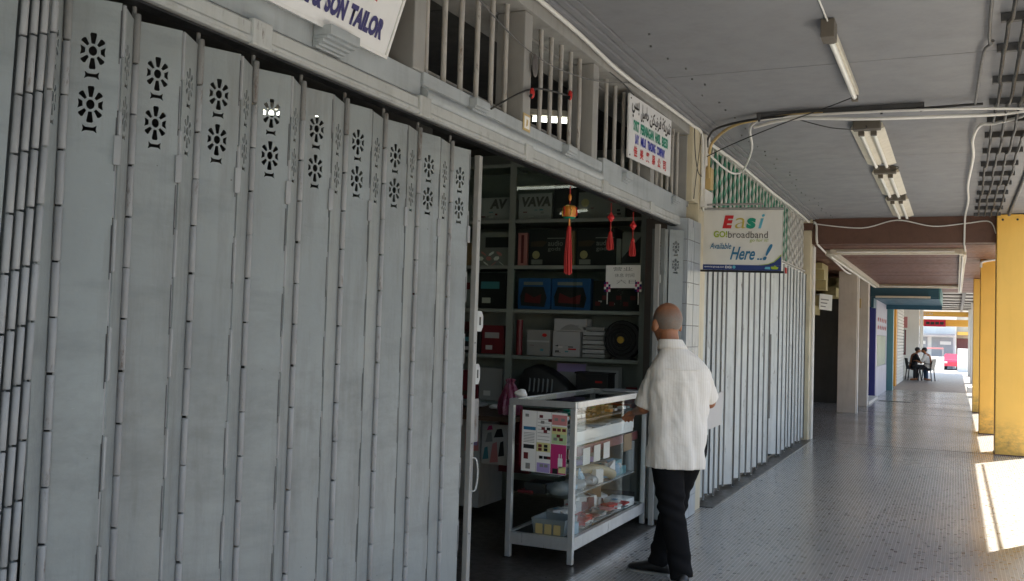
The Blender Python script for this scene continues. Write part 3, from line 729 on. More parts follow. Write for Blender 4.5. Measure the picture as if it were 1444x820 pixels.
cable([(-1.86, 7.74, 2.95), (-1.84, 7.70, 3.03), (-1.7, 7.5, 3.06), (-1.3, 7.26, 3.055), (-.6, 7.255, 3.05), (.15, 7.27, 3.06)], .009, 'cableb', 'black cable beside the yellow one on the channel')
cable([(-1.86, 7.72, 2.87), (-1.6, 7.5, 2.92), (-1.2, 7.3, 3.01), (-.8, 6.9, 3.03), (-.63, 6.72, 3.04)], .004, 'cableb', 'thin black wire from the pillar to the single strip light')
cable([(-1.1, 7.28, 3.04), (-.85, 7.4, 2.98), (-.65, 7.6, 3.0), (-.64, 7.72, 3.05)], .004, 'cableb', 'thin black wire feeding the nearest twin tube light')
cable([(-.64, 9.4, 3.05), (-.50, 9.55, 3.03), (-.58, 9.85, 3.05)], .005, 'cableb', 'short black wire linking two twin tube lights')
cable([(-.64, 3, 3.085), (-.63, 5.2, 3.085)], .005, 'cablew', 'thin pale wire along the ceiling to the strip light')
cable([(-1.84, 14.02, 3.03), (-1.2, 14.03, 2.96), (-.75, 14.03, 3.06), (-.3, 14.03, 2.97), (.1, 14.03, 3.0), (.38, 14.03, 3.02), (.46, 14.02, 2.86)], .008, 'cablew', 'thin slack cable draped across the brown beam')
cable([(-1.83, 13.98, 3.05), (-1.80, 14.02, 3.0), (-1.79, 14.03, 2.78), (-1.78, 14.4, 2.72), (-1.79, 16, 2.68), (-1.79, 18, 2.62), (-1.85, 19.5, 2.68)], .016, 'cablew', 'white cable dropping past the far cream pillar into the brown bay')
cable([(.345, 16.88, 2.62), (.36, 16.87, 2.70), (.47, 16.87, 2.73), (.62, 16.87, 2.75)], .02, 'cablew', 'bent white pipe clipped to the second yellow column')
cable([(-1.93, 3.0, 3.02), (-1.93, 4.2, 2.80), (-1.93, 5.1, 2.86), (-1.915, 5.9, 3.03)], .003, 'cableg', 'thin sagging wire strung across the barred vents')
cable([(-1.935, 3.9, 2.42), (-1.93, 4.35, 2.62), (-1.93, 4.85, 2.70)], .005, 'cableb', 'black wire holding small red plugs over the vents')
cable([(-1.895, 7.44, 3.06), (-1.89, 7.47, 2.85), (-1.885, 7.55, 2.72), (-1.88, 7.66, 2.70)], .0035, 'cableb', 'thin dark wire slanting across the top of the cream pillar')
cable([(-1.88, 7.62, 3.05), (-1.885, 7.52, 2.75), (-1.89, 7.45, 2.49)], .003, 'cableb', 'thin dark wire hanging down the cream pillar to the lintel')
cable([(-1.93, 5.45, 3.0), (-1.925, 5.75, 2.99), (-1.92, 5.95, 2.965)], .004, 'cableb', 'short dark wire holding the trading company board')
for y, z in ((4.32, 2.59), (4.83, 2.70)):
    t = thing('red_plug', 'small red plug on a wire, %s' % ('hanging beside the vent fin' if y < 4.5 else 'clipped to the vent bars'), 'plug')
    MB().ell((-1.92, y, z), (.012, .017, .028)).build('body', 'redp', t, smooth=60); MB().cyl((-1.92, y-.02, z-.02), (-1.92, y+.02, z+.02), .008).build('collar', 'ink', t, smooth=60)
tag(MB().ell((-1.925, 4.36, 2.74), (.008, .035, .06)).build('hanging_disc', 'grey', None, smooth=60), 'small dark oval disc hanging in front of vent fin', 'disc')
t = thing('paper_charm', 'small yellow paper charm pasted on the grey lintel', 'paper charm')
fr_ = ((-1.943, 4.27, 2.40), (0, 1, 0), (0, 0, 1))
MB().rect(fr_, 0, .085, 0, .085, 0, .003).build('sheet', 'cabley', t); MB().rect(fr_, .012, .073, .012, .073, .0032, .0042).build('inner_sheet', 'paper', t)
MB().prism([(.03, .02), (.05, .03), (.055, .055), (.035, .06)], fr_, .0044, .0050).build('mark', 'cabley', t)

# ================================================================ SIGNS
# tailor sign leaning out on the corbels
t = thing('tailor_sign', 'white board with blue SON TAILOR lettering leaning over the shutter', 'sign')
fr_ = ((-1.915, .95, 2.411), (0, 1, 0), Vector((.326, 0, .945)).normalized()); SW = 2.018
MB().rect(fr_, 0, SW, 0, .62, -.03, 0).build('board', 'signw', t)
for a0, a1, b0, b1 in ((-.01, SW+.012, -.012, .0), (-.01, SW+.012, .62, .632), (-.01, -.001, .0005, .6195), (SW+.001, SW+.012, .0005, .6195)):
    MB().rect(fr_, a0, a1, b0, b1, -.032, .006).build('frame', 'signframe', t)
for body, a0, a1 in (('M', -.552, -.482), ('&', -.468, -.418), ('SON', -.402, -.288), ('TAILOR', -.268, -.056)):
    lettering(body, fr_, SW+a0, .038, a1-a0, .072, 'navy', t, .002, .06)
for body, a0 in (('裁', -.40), ('縫', -.228)): lettering(body, fr_, SW+a0, .142, .085, .10, 'red', t, .002, .03)
# trading company sign on the bars
t = thing('trading_company_sign', 'white trilingual trading company board fixed on the vent bars', 'sign')
fr_ = ((-1.925, 5.88, 2.548), (0, 1, 0.028), (0, 0, 1))
MB().rect(fr_, 0, 1.0, 0, .415, -.012, 0).build('board', 'signw', t)
aw = ['\ufeb7\ufeae\ufef3\ufedc\ufe94', '\ufb6c\ufeae\ufee7\ufef4\ufb91\ufee6', '\ufea3\ufe8e\ufebb\ufef4\ufede', '\ufe91\ufeb4\ufef2']
boxes = [(.755, .965), (.45, .73), (.245, .425), (.05, .21)]
for s_, (a0, a1) in zip(aw, boxes): lettering(s_[::-1], fr_, a0, .272, a1-a0, .122, 'ink', t, .002, .02)
for s_, a0, a1 in (('SYKT', .09, .21), ('PERNIAGAN', .245, .55), ('HASIL', .585, .72), ('BESI', .755, .91)): lettering(s_, fr_, a0, .188, a1-a0, .072, 'tgreen', t, .002, .045)
for s_, a0, a1 in (('LAY', .135, .215), ('MUI', .255, .37), ('TRADING', .41, .60), ('COMPANY', .635, .84)): lettering(s_, fr_, a0, .108, a1-a0, .064, 'blue', t, .002, .045)
for k, s_ in enumerate('佳美貿易公司'): lettering(s_, fr_, .105+k*.138, .022, .08, .07, 'red', t, .002, .03)
for a0, b0 in ((.03, .39), (.97, .39), (.03, .02), (.97, .02)): MB().cyl(*[Vector(fr_[0])+Vector((d, a0, b0)) for d in (0, .003)], .006).build('screw', 'grey', t)

# broadband banner, square to the walkway
t = thing('broadband_banner', 'hanging vinyl banner reading Easi GO! broadband Available Here beside cream pillar', 'banner')
BX0, BX1, BZ0, BZ1, BY = -1.878, -1.252, 1.955, 2.435, 7.745
m = MB(); nx, nz = 24, 12; vs = []
def bw(x, z): return .0
vs = []
for side in (0, 1):
    for j in range(nz+1):
        for i in range(nx+1):
            x = BX0+(BX1-BX0)*i/nx; z = BZ0+(BZ1-BZ0)*j/nz
            dz = -.012*(i/nx)
            vs.append((x, BY+.003*side+.0015*math.sin(i*1.1+j*.6), z+dz*1.0))
k = (nx+1)*(nz+1); fs = []
for j in range(nz):
    for i in range(nx):
        q = [j*(nx+1)+i, j*(nx+1)+i+1, (j+1)*(nx+1)+i+1, (j+1)*(nx+1)+i]; fs += [tuple(q), tuple(k+x for x in q[::-1])]
m.add(vs, fs).build('sheet', 'banner', t, smooth=60)
fr_ = ((BX0, BY-.0035, BZ0-.003), Vector((1, 0, -.019)), (0, 0, 1)); WB = BX1-BX0
MB().rect(fr_, .003, WB-.003, .0, .042, 0, .001).build('blue_band', 'bblue', t)
MB().prism([(WB-.003, .0425), (WB-.003, .12), (WB-.02, .10), (WB-.055, .068), (WB-.10, .05), (WB-.15, .0425)], fr_, .0, .001).build('blue_corner', 'bblue', t)
MB().prism([(WB-.003, .12), (WB-.003, .132), (WB-.025, .107), (WB-.06, .074), (WB-.105, .054), (WB-.18, .043), (WB-.15, .0428), (WB-.10, .05), (WB-.055, .068), (WB-.02, .10)], fr_, -.0006, .0005).build('lime_edge', 'lime', t)
for s_, a0, wd, b0, h_, mt, sh_, bo in (('E', .155, .09, .335, .105, 'red', .2, .06), ('a', .255, .085, .335, .085, 'olive', .1, -.01), ('s', .345, .075, .333, .087, 'tgreen', .1, .05), ('i', .44, .05, .335, .115, 'cyan', .25, .01),
                                       ('GO!', .085, .11, .262, .052, 'lime', 0, .03), ('broadband', .202, .315, .258, .055, 'grey', 0, .0), ('go for it!', .375, .145, .222, .032, 'lime', 0, .0),
                                       ('Available', .055, .175, .168, .05, 'teal', .35, .01), ('Here', .22, .20, .082, .105, 'teal', .4, .02), ('..', .435, .04, .084, .014, 'teal', .2, .03), ('!', .48, .075, .082, .13, 'teal', .5, .03),
                                       ('www.izi-group.com', .015, .16, .014, .016, 'paper', 0, 0), ('DiGi', .185, .05, .013, .02, 'paper', 0, .02)):
    lettering(s_, fr_, a0, b0, wd, h_, mt, t, .0018, bo, sh_)
MB().prism([(.255+.013*math.cos(x*.5236), .024+.013*math.sin(x*.5236)) for x in range(12)], fr_, .0015, .0022).build('emblem', 'cyan', t)
MB().prism([(WB-.075, .012), (WB-.03, .012), (WB-.022, .028), (WB-.04, .033), (WB-.05, .044), (WB-.06, .034), (WB-.085, .033)], fr_, .0015, .0022).build('emblem', 'lime', t)
MB().prism([(WB-.13, .012), (WB-.085, .01), (WB-.09, .032), (WB-.125, .03)], fr_, .0015, .0022).build('emblem', 'cyan', t)
T('top_bar', 'vent', t, [(BX0-.02, BY, BZ1+.012), (BX1+.01, BY, BZ1-.002)], .011)
T('bottom_bar', 'ink', t, [(BX0-.03, BY, BZ0-.012), (BX1+.02, BY, BZ0-.024)], .009)
T('bracket_arm', 'vent', t, [(-2.0, BY-.005, BZ1+.045), (-1.40, BY-.005, BZ1+.04)], .009)
T('tie', 'vent', t, [(BX0+.01, BY, BZ1), (BX0+.01, BY, BZ1+.045)], .006); T('tie', 'vent', t, [(-1.42, BY, BZ1), (-1.42, BY, BZ1+.04)], .006)

# ================================================================ SHOP GOODS: shelf unit
SY = 7.42
su = thing('display_shelf', 'tall pale green steel display shelf stocked with boxes inside shop', 'shelf')
for x in (-5.0, -3.44, -2.27): B('upright', 'shelf', su, x-.028, x+.028, SY-.02, SY+.005, 0, 2.98)
SZ = [.80, 1.20, 1.59, 1.96, 2.35, 2.83]
for z in SZ:
    for x0, x1 in ((-4.97, -3.47), (-3.41, -2.30)): B('shelf_board', 'shelf', su, x0, x1, SY-.018, 7.76, z-.03, z, .002)
B('back_panel', 'shelf', su, -5.0, -2.25, 7.765, 7.785, .1, 2.98)
for x0, x1 in ((-3.41, -2.84), (-2.87, -2.30)): B('glass_door', 'glass2', su, x0, x1, SY-.012-(.004 if x0 < -3 else 0), SY-.009-(.004 if x0 < -3 else 0), 1.595, 2.80)
B('glass_door', 'glass2', su, -4.97, -3.47, SY-.014, SY-.011, 1.595, 2.80)
def carton(name, x0, x1, z0, z1, mat, lab, dep=.22, cat='box', y=SY+.03, group=None):
    t = thing(name, lab, cat, group=group)
    MB().box(x0, x1, y, y+dep, z0+.002, z1, .003).build('carton', mat, t); return t, ((x0, y-.001, z0), (1, 0, 0), (0, 0, 1)), x1-x0, z1-z0
t, f_, a, h = carton('white_carton', -3.405, -3.10, 2.352, 2.575, 'boxwhite', 'white carton with bold dark VAVA lettering on top shelf')
lettering('VAVA', f_, .03, .11, a-.04, .085, 'grey', t, .001, .05, .15); lettering('stereo amplifier', f_, a-.16, .02, .14, .02, 'boxgrey', t, .001)
t, f_, a, h = carton('white_carton', -3.80, -3.48, 2.352, 2.55, 'boxwhite', 'white carton with bold dark AV lettering left of shelf post')
lettering('AV', f_, .12, .10, .17, .085, 'grey', t, .001, .05, .15)
t, f_, a, h = carton('pale_carton', -2.86, -2.45, 2.352, 2.57, 'boxgrey', 'pale carton with round emblem behind the lantern on top shelf')
MB().prism([(.06+.035*math.cos(x*.449), .13+.035*math.sin(x*.449)) for x in range(14)], f_, .0, .002).build('emblem', 'stair', t); lettering('gods', f_, .2, .17, .13, .04, 'boxblack', t, .001)
for x0, x1, lab in ((-3.30, -2.96, 'black carton printed audio gods, left of the pair on shelf'), (-2.87, -2.53, 'black carton printed audio gods, right of the pair behind lantern')):
    t, f_, a, h = carton('black_carton', x0, x1, 1.962, 2.27, 'boxblack', lab)
    lettering('audio', f_, a*.52, .165, a*.4, .045, 'boxgrey', t, .001, .01); lettering('gods', f_, a*.52, .115, a*.34, .042, 'boxgrey', t, .001, .01)
    MB().prism([(.07+.034*math.cos(x*.449), .09+.034*math.sin(x*.449)) for x in range(14)], f_, .0, .0015).build('emblem', 'stair', t)
    MB().prism([(.02, .16), (.13, .16), (.17, .2), (.12, .21), (.02, .2)], f_, 0, .0015).build('picture', 'wood', t)
    MB().rect(f_, .03, .13, .01, .05, 0, .0015).build('label_strip', 'boxgrey', t)
    MB().rect(f_, a*.5, a*.97, .225, .233, 0, .0015).build('stripe', 'boxgrey', t)
t, f_, a, h = carton('pink_carton', -3.40, -3.315, 1.962, 2.24, 'rose', 'narrow pink and white carton beside the black cartons'); MB().rect(f_, .03, .055, .02, .26, 0, .001).build('stripe', 'maroon', t)
t, f_, a, h = carton('art_carton', -3.80, -3.475, 1.962, 2.25, 'boxgrey', 'grey carton with pink floral print left of shelf post')
for k in range(9):
    c = (.05+.025*k, .06+.05*math.sin(k*2.1)); MB().prism([(c[0]+.028*math.cos(x*1.05+k), c[1]+.02*math.sin(x*1.05)) for x in range(6)], f_, 0, .001+.0002*k).build('print_patch', 'rose' if k % 2 else 'paper', t)
MB().rect(f_, .09, .31, .155, .245, 0, .001).build('panel_print', 'boxblack', t)
t, f_, a, h = carton('triangle_carton', -2.47, -2.31, 1.962, 2.23, 'boxgrey', 'grey carton with a dark diagonal behind the red tassels'); MB().prism([(0, .06), (a, .24), (a, .02), (0, .02)], f_, 0, .001).build('diagonal', 'boxblack', t)
for x0, x1, lab in ((-3.385, -3.09, 'blue carton with dark red window, left of two below audio boxes'), (-3.075, -2.735, 'blue carton with dark red window, right of two near paper notice')):
    t, f_, a, h = carton('blue_carton', x0, x1, 1.592, 1.855, 'boxblue', lab)
    MB().prism([(.03, .03), (a-.05, .02), (a-.03, .10), (a-.06, .19), (.05, .19), (.02, .11)], f_, 0, .0015).build('picture', 'boxblack', t)
    MB().prism([(.06, .06), (a-.09, .05), (a-.08, .13), (a*.5, .10), (.07, .14)], f_, .0016, .0026).build('picture', 'maroon', t)
    MB().rect(f_, .05, a-.07, .205, .232, 0, .0015).build('handle_strip', 'boxgrey', t)
t, f_, a, h = carton('dark_carton', -2.71, -2.31, 1.592, 1.84, 'boxblack', 'dark carton with red patches behind the paper notice')
for k in range(6): MB().rect(f_, .02+.06*k, .065+.06*k, .04+.05*(k % 2), .075+.05*(k % 2), 0, .001).build('print_patch', 'maroon', t)
t, f_, a, h = carton('grey_device', -3.29, -3.085, 1.202, 1.42, 'boxgrey', 'grey leaning device with red badge on the middle shelf', .1); MB().rect(f_, .0, a, .115, .13, 0, .002).build('stripe', 'boxwhite', t)
MB().prism([(.16+.022*math.cos(x*.6), .175+.015*math.sin(x*.6)) for x in range(11)], f_, 0, .002).build('badge', 'redp', t)
t, f_, a, h = carton('white_box', -3.055, -2.815, 1.202, 1.415, 'boxwhite', 'white carton with red mark standing on the middle shelf', .14); MB().rect(f_, a-.10, a-.03, .06, .072, 0, .0015).build('badge', 'redp', t)
MB().prism([(.02, .09), (.05, .10), (.05, .085)], f_, 0, .0015).build('mark', 'boxblack', t); lettering('paper size', f_, .055, .088, .08, .012, 'boxgrey', t, .001)
t, f_, a, h = carton('white_box', -3.045, -2.76, 1.415, 1.52, 'boxwhite', 'white box lid with arched mark lying above white carton', .14)
MB().prism([(.05+.2*k/8, .01+.05*math.sin(math.pi*k/8)) for k in range(9)], f_, 0, .0015).build('arch_mark', 'boxgrey', t)
for k in range(7):
    t, f_, a, h = carton('flat_box', -2.79, -2.595+random.uniform(-.01, .01), 1.202+k*.037, 1.202+k*.037+.033, ('boxgrey', 'boxwhite')[k % 2], ['lowest flat box of the stack on middle shelf', 'second flat box from the bottom of the stack', 'third flat box from the bottom of the stack', 'flat box halfway up the stack by black fan', 'third flat box from the top of the stack', 'second flat box from the top of the stack', 'topmost flat box of the stack by black fan'][k], .16, group='flat boxes stacked on the shelf')
t = thing('black_fan', 'round black fan guard with a small gold badge on middle shelf', 'fan')
for r_, y in ((.152, 0), (.12, -.02), (.09, -.03), (.06, -.035)):
    MB().tube([(-2.44+r_*math.cos(x*.2618), SY+.0+y, 1.36+r_*math.sin(x*.2618)) for x in range(25)], .006, 6).build('guard_ring', 'boxblack', t, smooth=60)
MB().cyl((-2.44, SY+.02, 1.36), (-2.44, SY+.10, 1.36), .148, 24).build('drum', 'boxblack', t, smooth=40)
MB().cyl((-2.44, SY-.05, 1.36), (-2.44, SY-.03, 1.36), .028, 12).build('badge', 'gold', t, smooth=40); B('foot', 'boxblack', t, -2.52, -2.36, SY-.02, SY+.1, 1.202, 1.215)
t = thing('red_roll', 'dark red roll standing beside the shelf post', 'roll'); MB().cyl((-3.37, SY+.05, 1.203), (-3.37, SY+.05, 1.50), .028).build('tube_roll', 'maroon', t, smooth=50)
for nm in ('grey_device', 'white_box', 'pale_carton', 'white_carton', 'dark_carton'):
    for o in [x for x in bpy.data.objects if x.type == 'EMPTY' and x.name.split('.')[0] == nm]:
        c = [x for x in o.children if x.name.startswith('carton')][0]; bb = [Vector(v) for v in c.bound_box]; x0 = min(v.x for v in bb); x1 = max(v.x for v in bb); z0 = min(v.z for v in bb); z1 = max(v.z for v in bb); y0 = min(v.y for v in bb)
        for k in range(5):
            a0 = random.uniform(x0+.02, x1-.07); b0 = random.uniform(z0+.015, z0+(z1-z0)*.4); MB().box(a0, a0+random.uniform(.02, .05), y0-.0008-.0003*k, y0-.0004, b0, b0+random.uniform(.006, .02)).build('print_patch', random.choice(('boxgrey', 'news', 'maroon', 'boxblack', 'tealb')), o)
for zi, z in enumerate((.80, 1.20, 1.59, 1.96, 2.35)):
    x = -3.84 if zi in (3, 4) else -3.50; n = 0
    while x > -4.75:
        w_ = random.uniform(.16, .30); h_ = random.uniform(.16, .31); cn = random.choice((('black', 'boxblack'), ('grey', 'boxgrey'), ('brown', 'cardb'), ('dark red', 'maroon'), ('black', 'ink')))
        t, f_, a, h = carton('stock_carton', x-w_, x-.01, z+.002, z+h_, cn[1], '%s carton on the %s shelf of the left bay, %s from the middle post' % (cn[0], ('lowest', 'second', 'middle', 'fourth', 'top')[zi], ('first', 'second', 'third', 'fourth', 'fifth', 'sixth', 'seventh')[n]), random.uniform(.16, .26))
        MB().rect(f_, a*.15, a*.8, h*.55, h*.75, 0, .001).build('print_patch', random.choice(('boxgrey', 'maroon', 'boxwhite', 'tealb')), t); MB().rect(f_, a*.2, a*.5, h*.15, h*.3, 0, .001).build('print_patch', random.choice(('boxgrey', 'news', 'wood')), t)
        x -= w_; n += 1
for x0, x1, z0, h_, mt, lb in ((-2.52, -2.48, 1.962, .22, 'boxgrey', 'slim grey carton between the black pair and the diagonal one'), (-2.955, -2.885, 1.962, .29, 'cardb', 'brown carton between the two audio gods cartons'), (-3.08, -2.88, 2.352, .30, 'boxblack', 'black carton standing between white and pale cartons on top shelf'), (-2.44, -2.32, 2.352, .20, 'wood', 'dark brown carton at the right end of the top shelf')):
    carton('gap_carton', x0, x1, z0, z0+h_, mt, lb)
# lower shelf
t = thing('black_bag', 'large black zip bag with pale stripes on the lower shelf', 'bag')
m = MB(); pr = [(-3.36, .84), (-3.35, 1.0), (-3.30, 1.09), (-3.20, 1.13), (-3.10, 1.10), (-2.98, 1.03), (-2.89, .95), (-2.86, .88), (-2.88, .82)]
cxx = sum(p[0] for p in pr)/9; czz = sum(p[1] for p in pr)/9
m.loft([[(cxx+(x-cxx)*s, SY-.02+y, czz+(z-czz)*s) for x, z in pr] for s, y in ((.80, .0), (.96, .02), (1, .05), (1, .18), (.9, .22))]).build('body', 'boxblack', t, smooth=50)
for k in range(6): MB().prism([(0, 0), (.014, .01), (.02, .11), (.008, .12)], ((-3.24+.04*k, SY-.022, .90), (1, 0, 0), (0, 0, 1)), 0, .003).build('stripe', 'clearp', t)
t, f_, a, h = carton('brochure', -3.10, -2.82, .802, 1.15, 'boxwhite', 'pale blue printed poster board behind the black bag', .01, 'poster', SY+.24); MB().rect(f_, .01, a-.01, .27, .34, 0, .001).build('heading', 'lilac', t)
t, f_, a, h = carton('framed_board', -2.82, -2.50, .802, 1.13, 'boxgrey', 'grey framed board leaning behind the black printer', .012, 'board', SY+.2); MB().rect(f_, .03, a-.03, .05, .30, 0, .001).build('face', 'boxwhite', t)
t, f_, a, h = carton('black_printer', -2.84, -2.56, .802, 1.07, 'boxblack', 'black boxy printer with a small red badge on the lower shelf', .18, 'printer'); MB().rect(f_, .17, .23, .20, .215, 0, .002).build('badge', 'redp', t); MB().box(-2.85, -2.55, SY+.02, SY+.21, 1.071, 1.085, .003).build('lid', 'boxblack', t)
t = thing('red_packets', 'pile of red packets at the right end of the lower shelf', 'packets')
for k in range(4): MB().box(-2.53+.04*k, -2.36+.03*k, SY+.03, SY+.15, .803+.045*k, .845+.045*k, .004).build('packet', 'maroon' if k % 2 else 'redp', t)
t = thing('pink_bag', 'knotted pink plastic bag standing on the shelf by the desk', 'bag')
m = MB(); m.lathe((-2.90, 6.3, .80), [(.02, 0), (.08, .01), (.085, .06), (.075, .12), (.055, .17), (.035, .21), (.02, .235), (.03, .255), (.015, .265)], 40)
for i, v in enumerate(m.v): a_ = math.atan2(v[1]-6.3, v[0]+2.90); q = .007*math.sin(9*a_+v[2]*20)+.004*math.sin(17*a_); m.v[i] = (v[0]+q*math.cos(a_), v[1]+q*math.sin(a_), v[2])
m.build('body', 'pinkbag', t, smooth=60)
# paper notice taped inside
t = thing('paper_notice', 'white handwritten paper notice hanging in front of the shelf', 'notice')
f_ = ((-2.53, 7.24, 1.738), (1, 0, .01), (0, 0, 1))
MB().rect(f_, 0, .285, .03, .21, -.002, 0).build('sheet', 'paper', t)
for k, s_ in enumerate(('营业', '休息 时间', '六日')): lettering(s_, f_, .06+.015*k, .165-.05*k, .16, .03, 'boxgrey', t, .001)
for a0 in (-.012, .243):
    for i in range(3):
        for j in range(4): MB().rect(f_, a0+i*.018, a0+.017+i*.018, j*.02, .019+j*.02, .0005, .0015+.0001*((i+j) % 3)).build('print_patch', ('navy', 'pink', 'paper')[(i+j*2) % 3], t)
    T('peg', 'paper', t, [(f_[0][0]+a0+.03, 7.235, 1.735), (f_[0][0]+a0+.03, 7.235, 1.64)], .004, 6)

# hanging lantern and tassels
def tassel(parent, c, z0, z1, r, mat='redp'):
    m = MB()
    for k in range(14):
        a_ = k*2.399; rr = r*math.sqrt((k+.5)/14)
        m.tube([(c[0]+rr*.4*math.cos(a_), c[1]+rr*.4*math.sin(a_), z1), (c[0]+rr*math.cos(a_), c[1]+rr*math.sin(a_), (z0*.6+z1*.4)), (c[0]+rr*math.cos(a_+.2), c[1]+rr*math.sin(a_+.2), z0+random.uniform(0, .012))], .0045, 5)
    m.ell((c[0], c[1], z1), (r*.6, r*.6, r*.8), seg=10, rings=6)
    return m.build('tassel', mat, parent, smooth=60)
t = thing('red_lantern', 'small red and gold lantern with a long tassel hanging in doorway', 'lantern'); LX, LY = -2.05, 5.20
T('cord', 'redp', t, [(LX, LY, 2.26), (LX, LY, 2.16)], .0035, 6); MB().ell((LX, LY, 2.195), (.010, .010, .022), seg=10).build('bead', 'orange', t, smooth=60)
MB().lathe((LX, LY, 2.075), [(.018, 0), (.034, .006), (.040, .025), (.041, .045), (.036, .066), (.018, .074)], 20).build('body', 'orange', t, smooth=50)
for z in (2.078, 2.142): MB().lathe((LX, LY, z), [(.030, -.006), (.036, 0), (.030, .006)], 20).build('gold_ring', 'gold' if z > 2.1 else 'tgreen', t, smooth=50)
for k in range(6): MB().tube([(LX+.042*math.cos(k*1.047), LY+.042*math.sin(k*1.047), 2.085), (LX+.044*math.cos(k*1.047+.15), LY+.044*math.sin(k*1.047+.15), 2.11), (LX+.040*math.cos(k*1.047), LY+.040*math.sin(k*1.047), 2.137)], .004, 6).build('gold_scroll', 'gold' if k % 2 else 'redp', t, smooth=60)
T('lower_cord', 'orange', t, [(LX, LY, 2.075), (LX, LY, 2.02)], .006, 6); tassel(t, (LX, LY), 1.745, 2.015, .022)
for y, lab in ((5.935, 'red knotted tassel, left of two hanging in the doorway'), (6.41, 'red knotted tassel, right of two nearest the old man')):
    t = thing('knot_tassel', lab, 'tassel', group='red knot tassels')
    T('cord', 'redp', t, [(LX, y, 2.26), (LX, y, 2.19)], .003, 6); MB().prism([(0, -.035), (.026, 0), (0, .035), (-.026, 0)], ((LX, y, 2.165), Vector((.7, .7, 0)), (0, 0, 1)), -.006, .006).build('knot', 'redp', t)
    MB().ell((LX, y, 2.165), (.02, .02, .02), seg=10).build('knot_centre', 'red', t, smooth=60)
    T('lower_cord', 'redp', t, [(LX, y, 2.13), (LX, y, 2.06)], .003, 6); tassel(t, (LX, y), 1.95, 2.06, .022)

# ================================================================ GLASS COUNTER
cx0, cx1, cy0, cy1, cz0, cz1 = -2.545, -2.095, 5.51, 7.02, .085, .985
gc = thing('glass_counter', 'aluminium framed glass display counter standing in the shop doorway', 'display counter')
fr = .034
for x in (cx0, cx1-fr):
    for y in (cy0, cy1-fr):
        B('post', 'alu', gc, x, x+fr, y, y+fr, .004, cz1-.04, .002)
for z0, z1 in ((cz0, cz0+.075), (cz1-.038, cz1)):
    B('rail', 'alu', gc, cx0+.002, cx1-.002, cy0+.002, cy0+fr-.002, z0, z1, .002); B('rail', 'alu', gc, cx0+.002, cx1-.002, cy1-fr+.002, cy1-.002, z0, z1, .002)
    B('rail', 'alu', gc, cx0+.003, cx0+fr-.003, cy0+fr, cy1-fr, z0, z1, .002); B('rail', 'alu', gc, cx1-fr+.003, cx1+.0015, cy0+fr, cy1-fr, z0, z1, .002)
B('base_board', 'dark', gc, cx0+fr, cx1-fr, cy0+fr, cy1-fr, cz0+.05, cz0+.065)
B('front_glass', 'glass', gc, cx1-.016, cx1-.012, cy0+fr, cy1-fr, cz0+.076, cz1-.039)
B('side_glass', 'glass', gc, cx0+fr, cx1-fr, cy0+.014, cy0+.018, cz0+.076, cz1-.039)
B('top_glass', 'glass', gc, cx0+fr, cx1-fr, cy0+fr, cy1-fr, cz1-.009, cz1-.003)
B('glass_shelf', 'glass2', gc, cx0+fr, cx1-fr-.02, cy0+fr+.01, cy1-fr-.01, .69, .696); B('glass_shelf', 'glass2', gc, cx0+fr, cx1-fr-.02, cy0+fr+.01, cy1-fr-.01, .385, .391)
B('shelf_edge', 'maroon', gc, cx1-fr-.045, cx1-fr-.025, cy0+fr+.01, cy1-fr-.01, .63, .688)
# goods in the counter
def item(name, lab, cat, mat, x0, x1, y0, y1, z0, z1, bev=.006): return tag(MB().box(x0, x1, y0, y1, z0+.001, z1, bev).build(name, mat, None, smooth=30), lab, cat)
t = thing('white_tray', 'long white foam tray catching the light on upper counter shelf', 'tray'); m = MB()
B('tray_base', 'paper', t, -2.40, -2.155, 5.66, 6.86, .698, .72, .004); B('tray_front', 'paper', t, -2.165, -2.150, 5.66, 6.86, .7205, .785, .004); B('tray_back', 'paper', t, -2.40, -2.385, 5.66, 6.86, .7205, .785, .004)
t = thing('gadget_tray', 'black display tray of small gadgets under the counter top glass', 'tray')
B('tray_board', 'boxblack', t, -2.48, -2.15, 5.58, 6.94, .845, .858)
for k in range(14):
    for j in range(3):
        if random.random() < .85: MB().box(-2.44+.1*j, -2.44+.1*j+.045, 5.61+k*.094, 5.61+k*.094+.055+.02*random.random(), .859, .872+.012*random.random(), .003).build('gadget', random.choice(('boxgrey', 'boxblack', 'ink', 'alu', 'boxgrey', 'tgreen', 'orange', 'paper')), t)
for k in range(9): MB().box(-2.37, -2.18, 5.68+.13*k, 5.79+.13*k, .721, .762+.012*(k % 3), .006).build('pad', 'paper', bpy.data.objects['white_tray'])
for k, y in enumerate((5.80, 6.0, 6.19)): item('price_card', ('first', 'second', 'third')[k]+' white price card from the counter corner', 'card', 'paper', -2.148, -2.144, y, y+.12, .565, .672, 0)
item('brown_card', 'brown card at the far end of the counter shelf edge', 'card', 'cardb', -2.148, -2.143, 6.62, 6.80, .57, .69, 0)
T('glass_jar', 'clearp', None, [(-2.2, 6.92, .40), (-2.2, 6.92, .62)], .04, 14, label='clear jar at far end inside the counter', cat='jar')
def lump(name, lab, cat, mat, c, r, amp=.3, seg=18):
    m = MB(); m.ell(c, r, seg=seg, rings=12)
    for i, v in enumerate(m.v):
        d = Vector(v)-Vector(c); k = 1+amp*noise.noise(Vector(v)*28); m.v[i] = tuple(Vector(c)+d*k)
        if m.v[i][2] < c[2]-r[2]*.75: m.v[i] = (m.v[i][0], m.v[i][1], c[2]-r[2]*.75)
    return tag(m.build(name, mat, None, smooth=60), lab, cat)
lump('wrapped_bundle', 'clear wrapped bundle nearest the counter corner on the middle shelf', 'bundle', 'clearp', (-2.25, 5.68, .425), (.09, .10, .045))
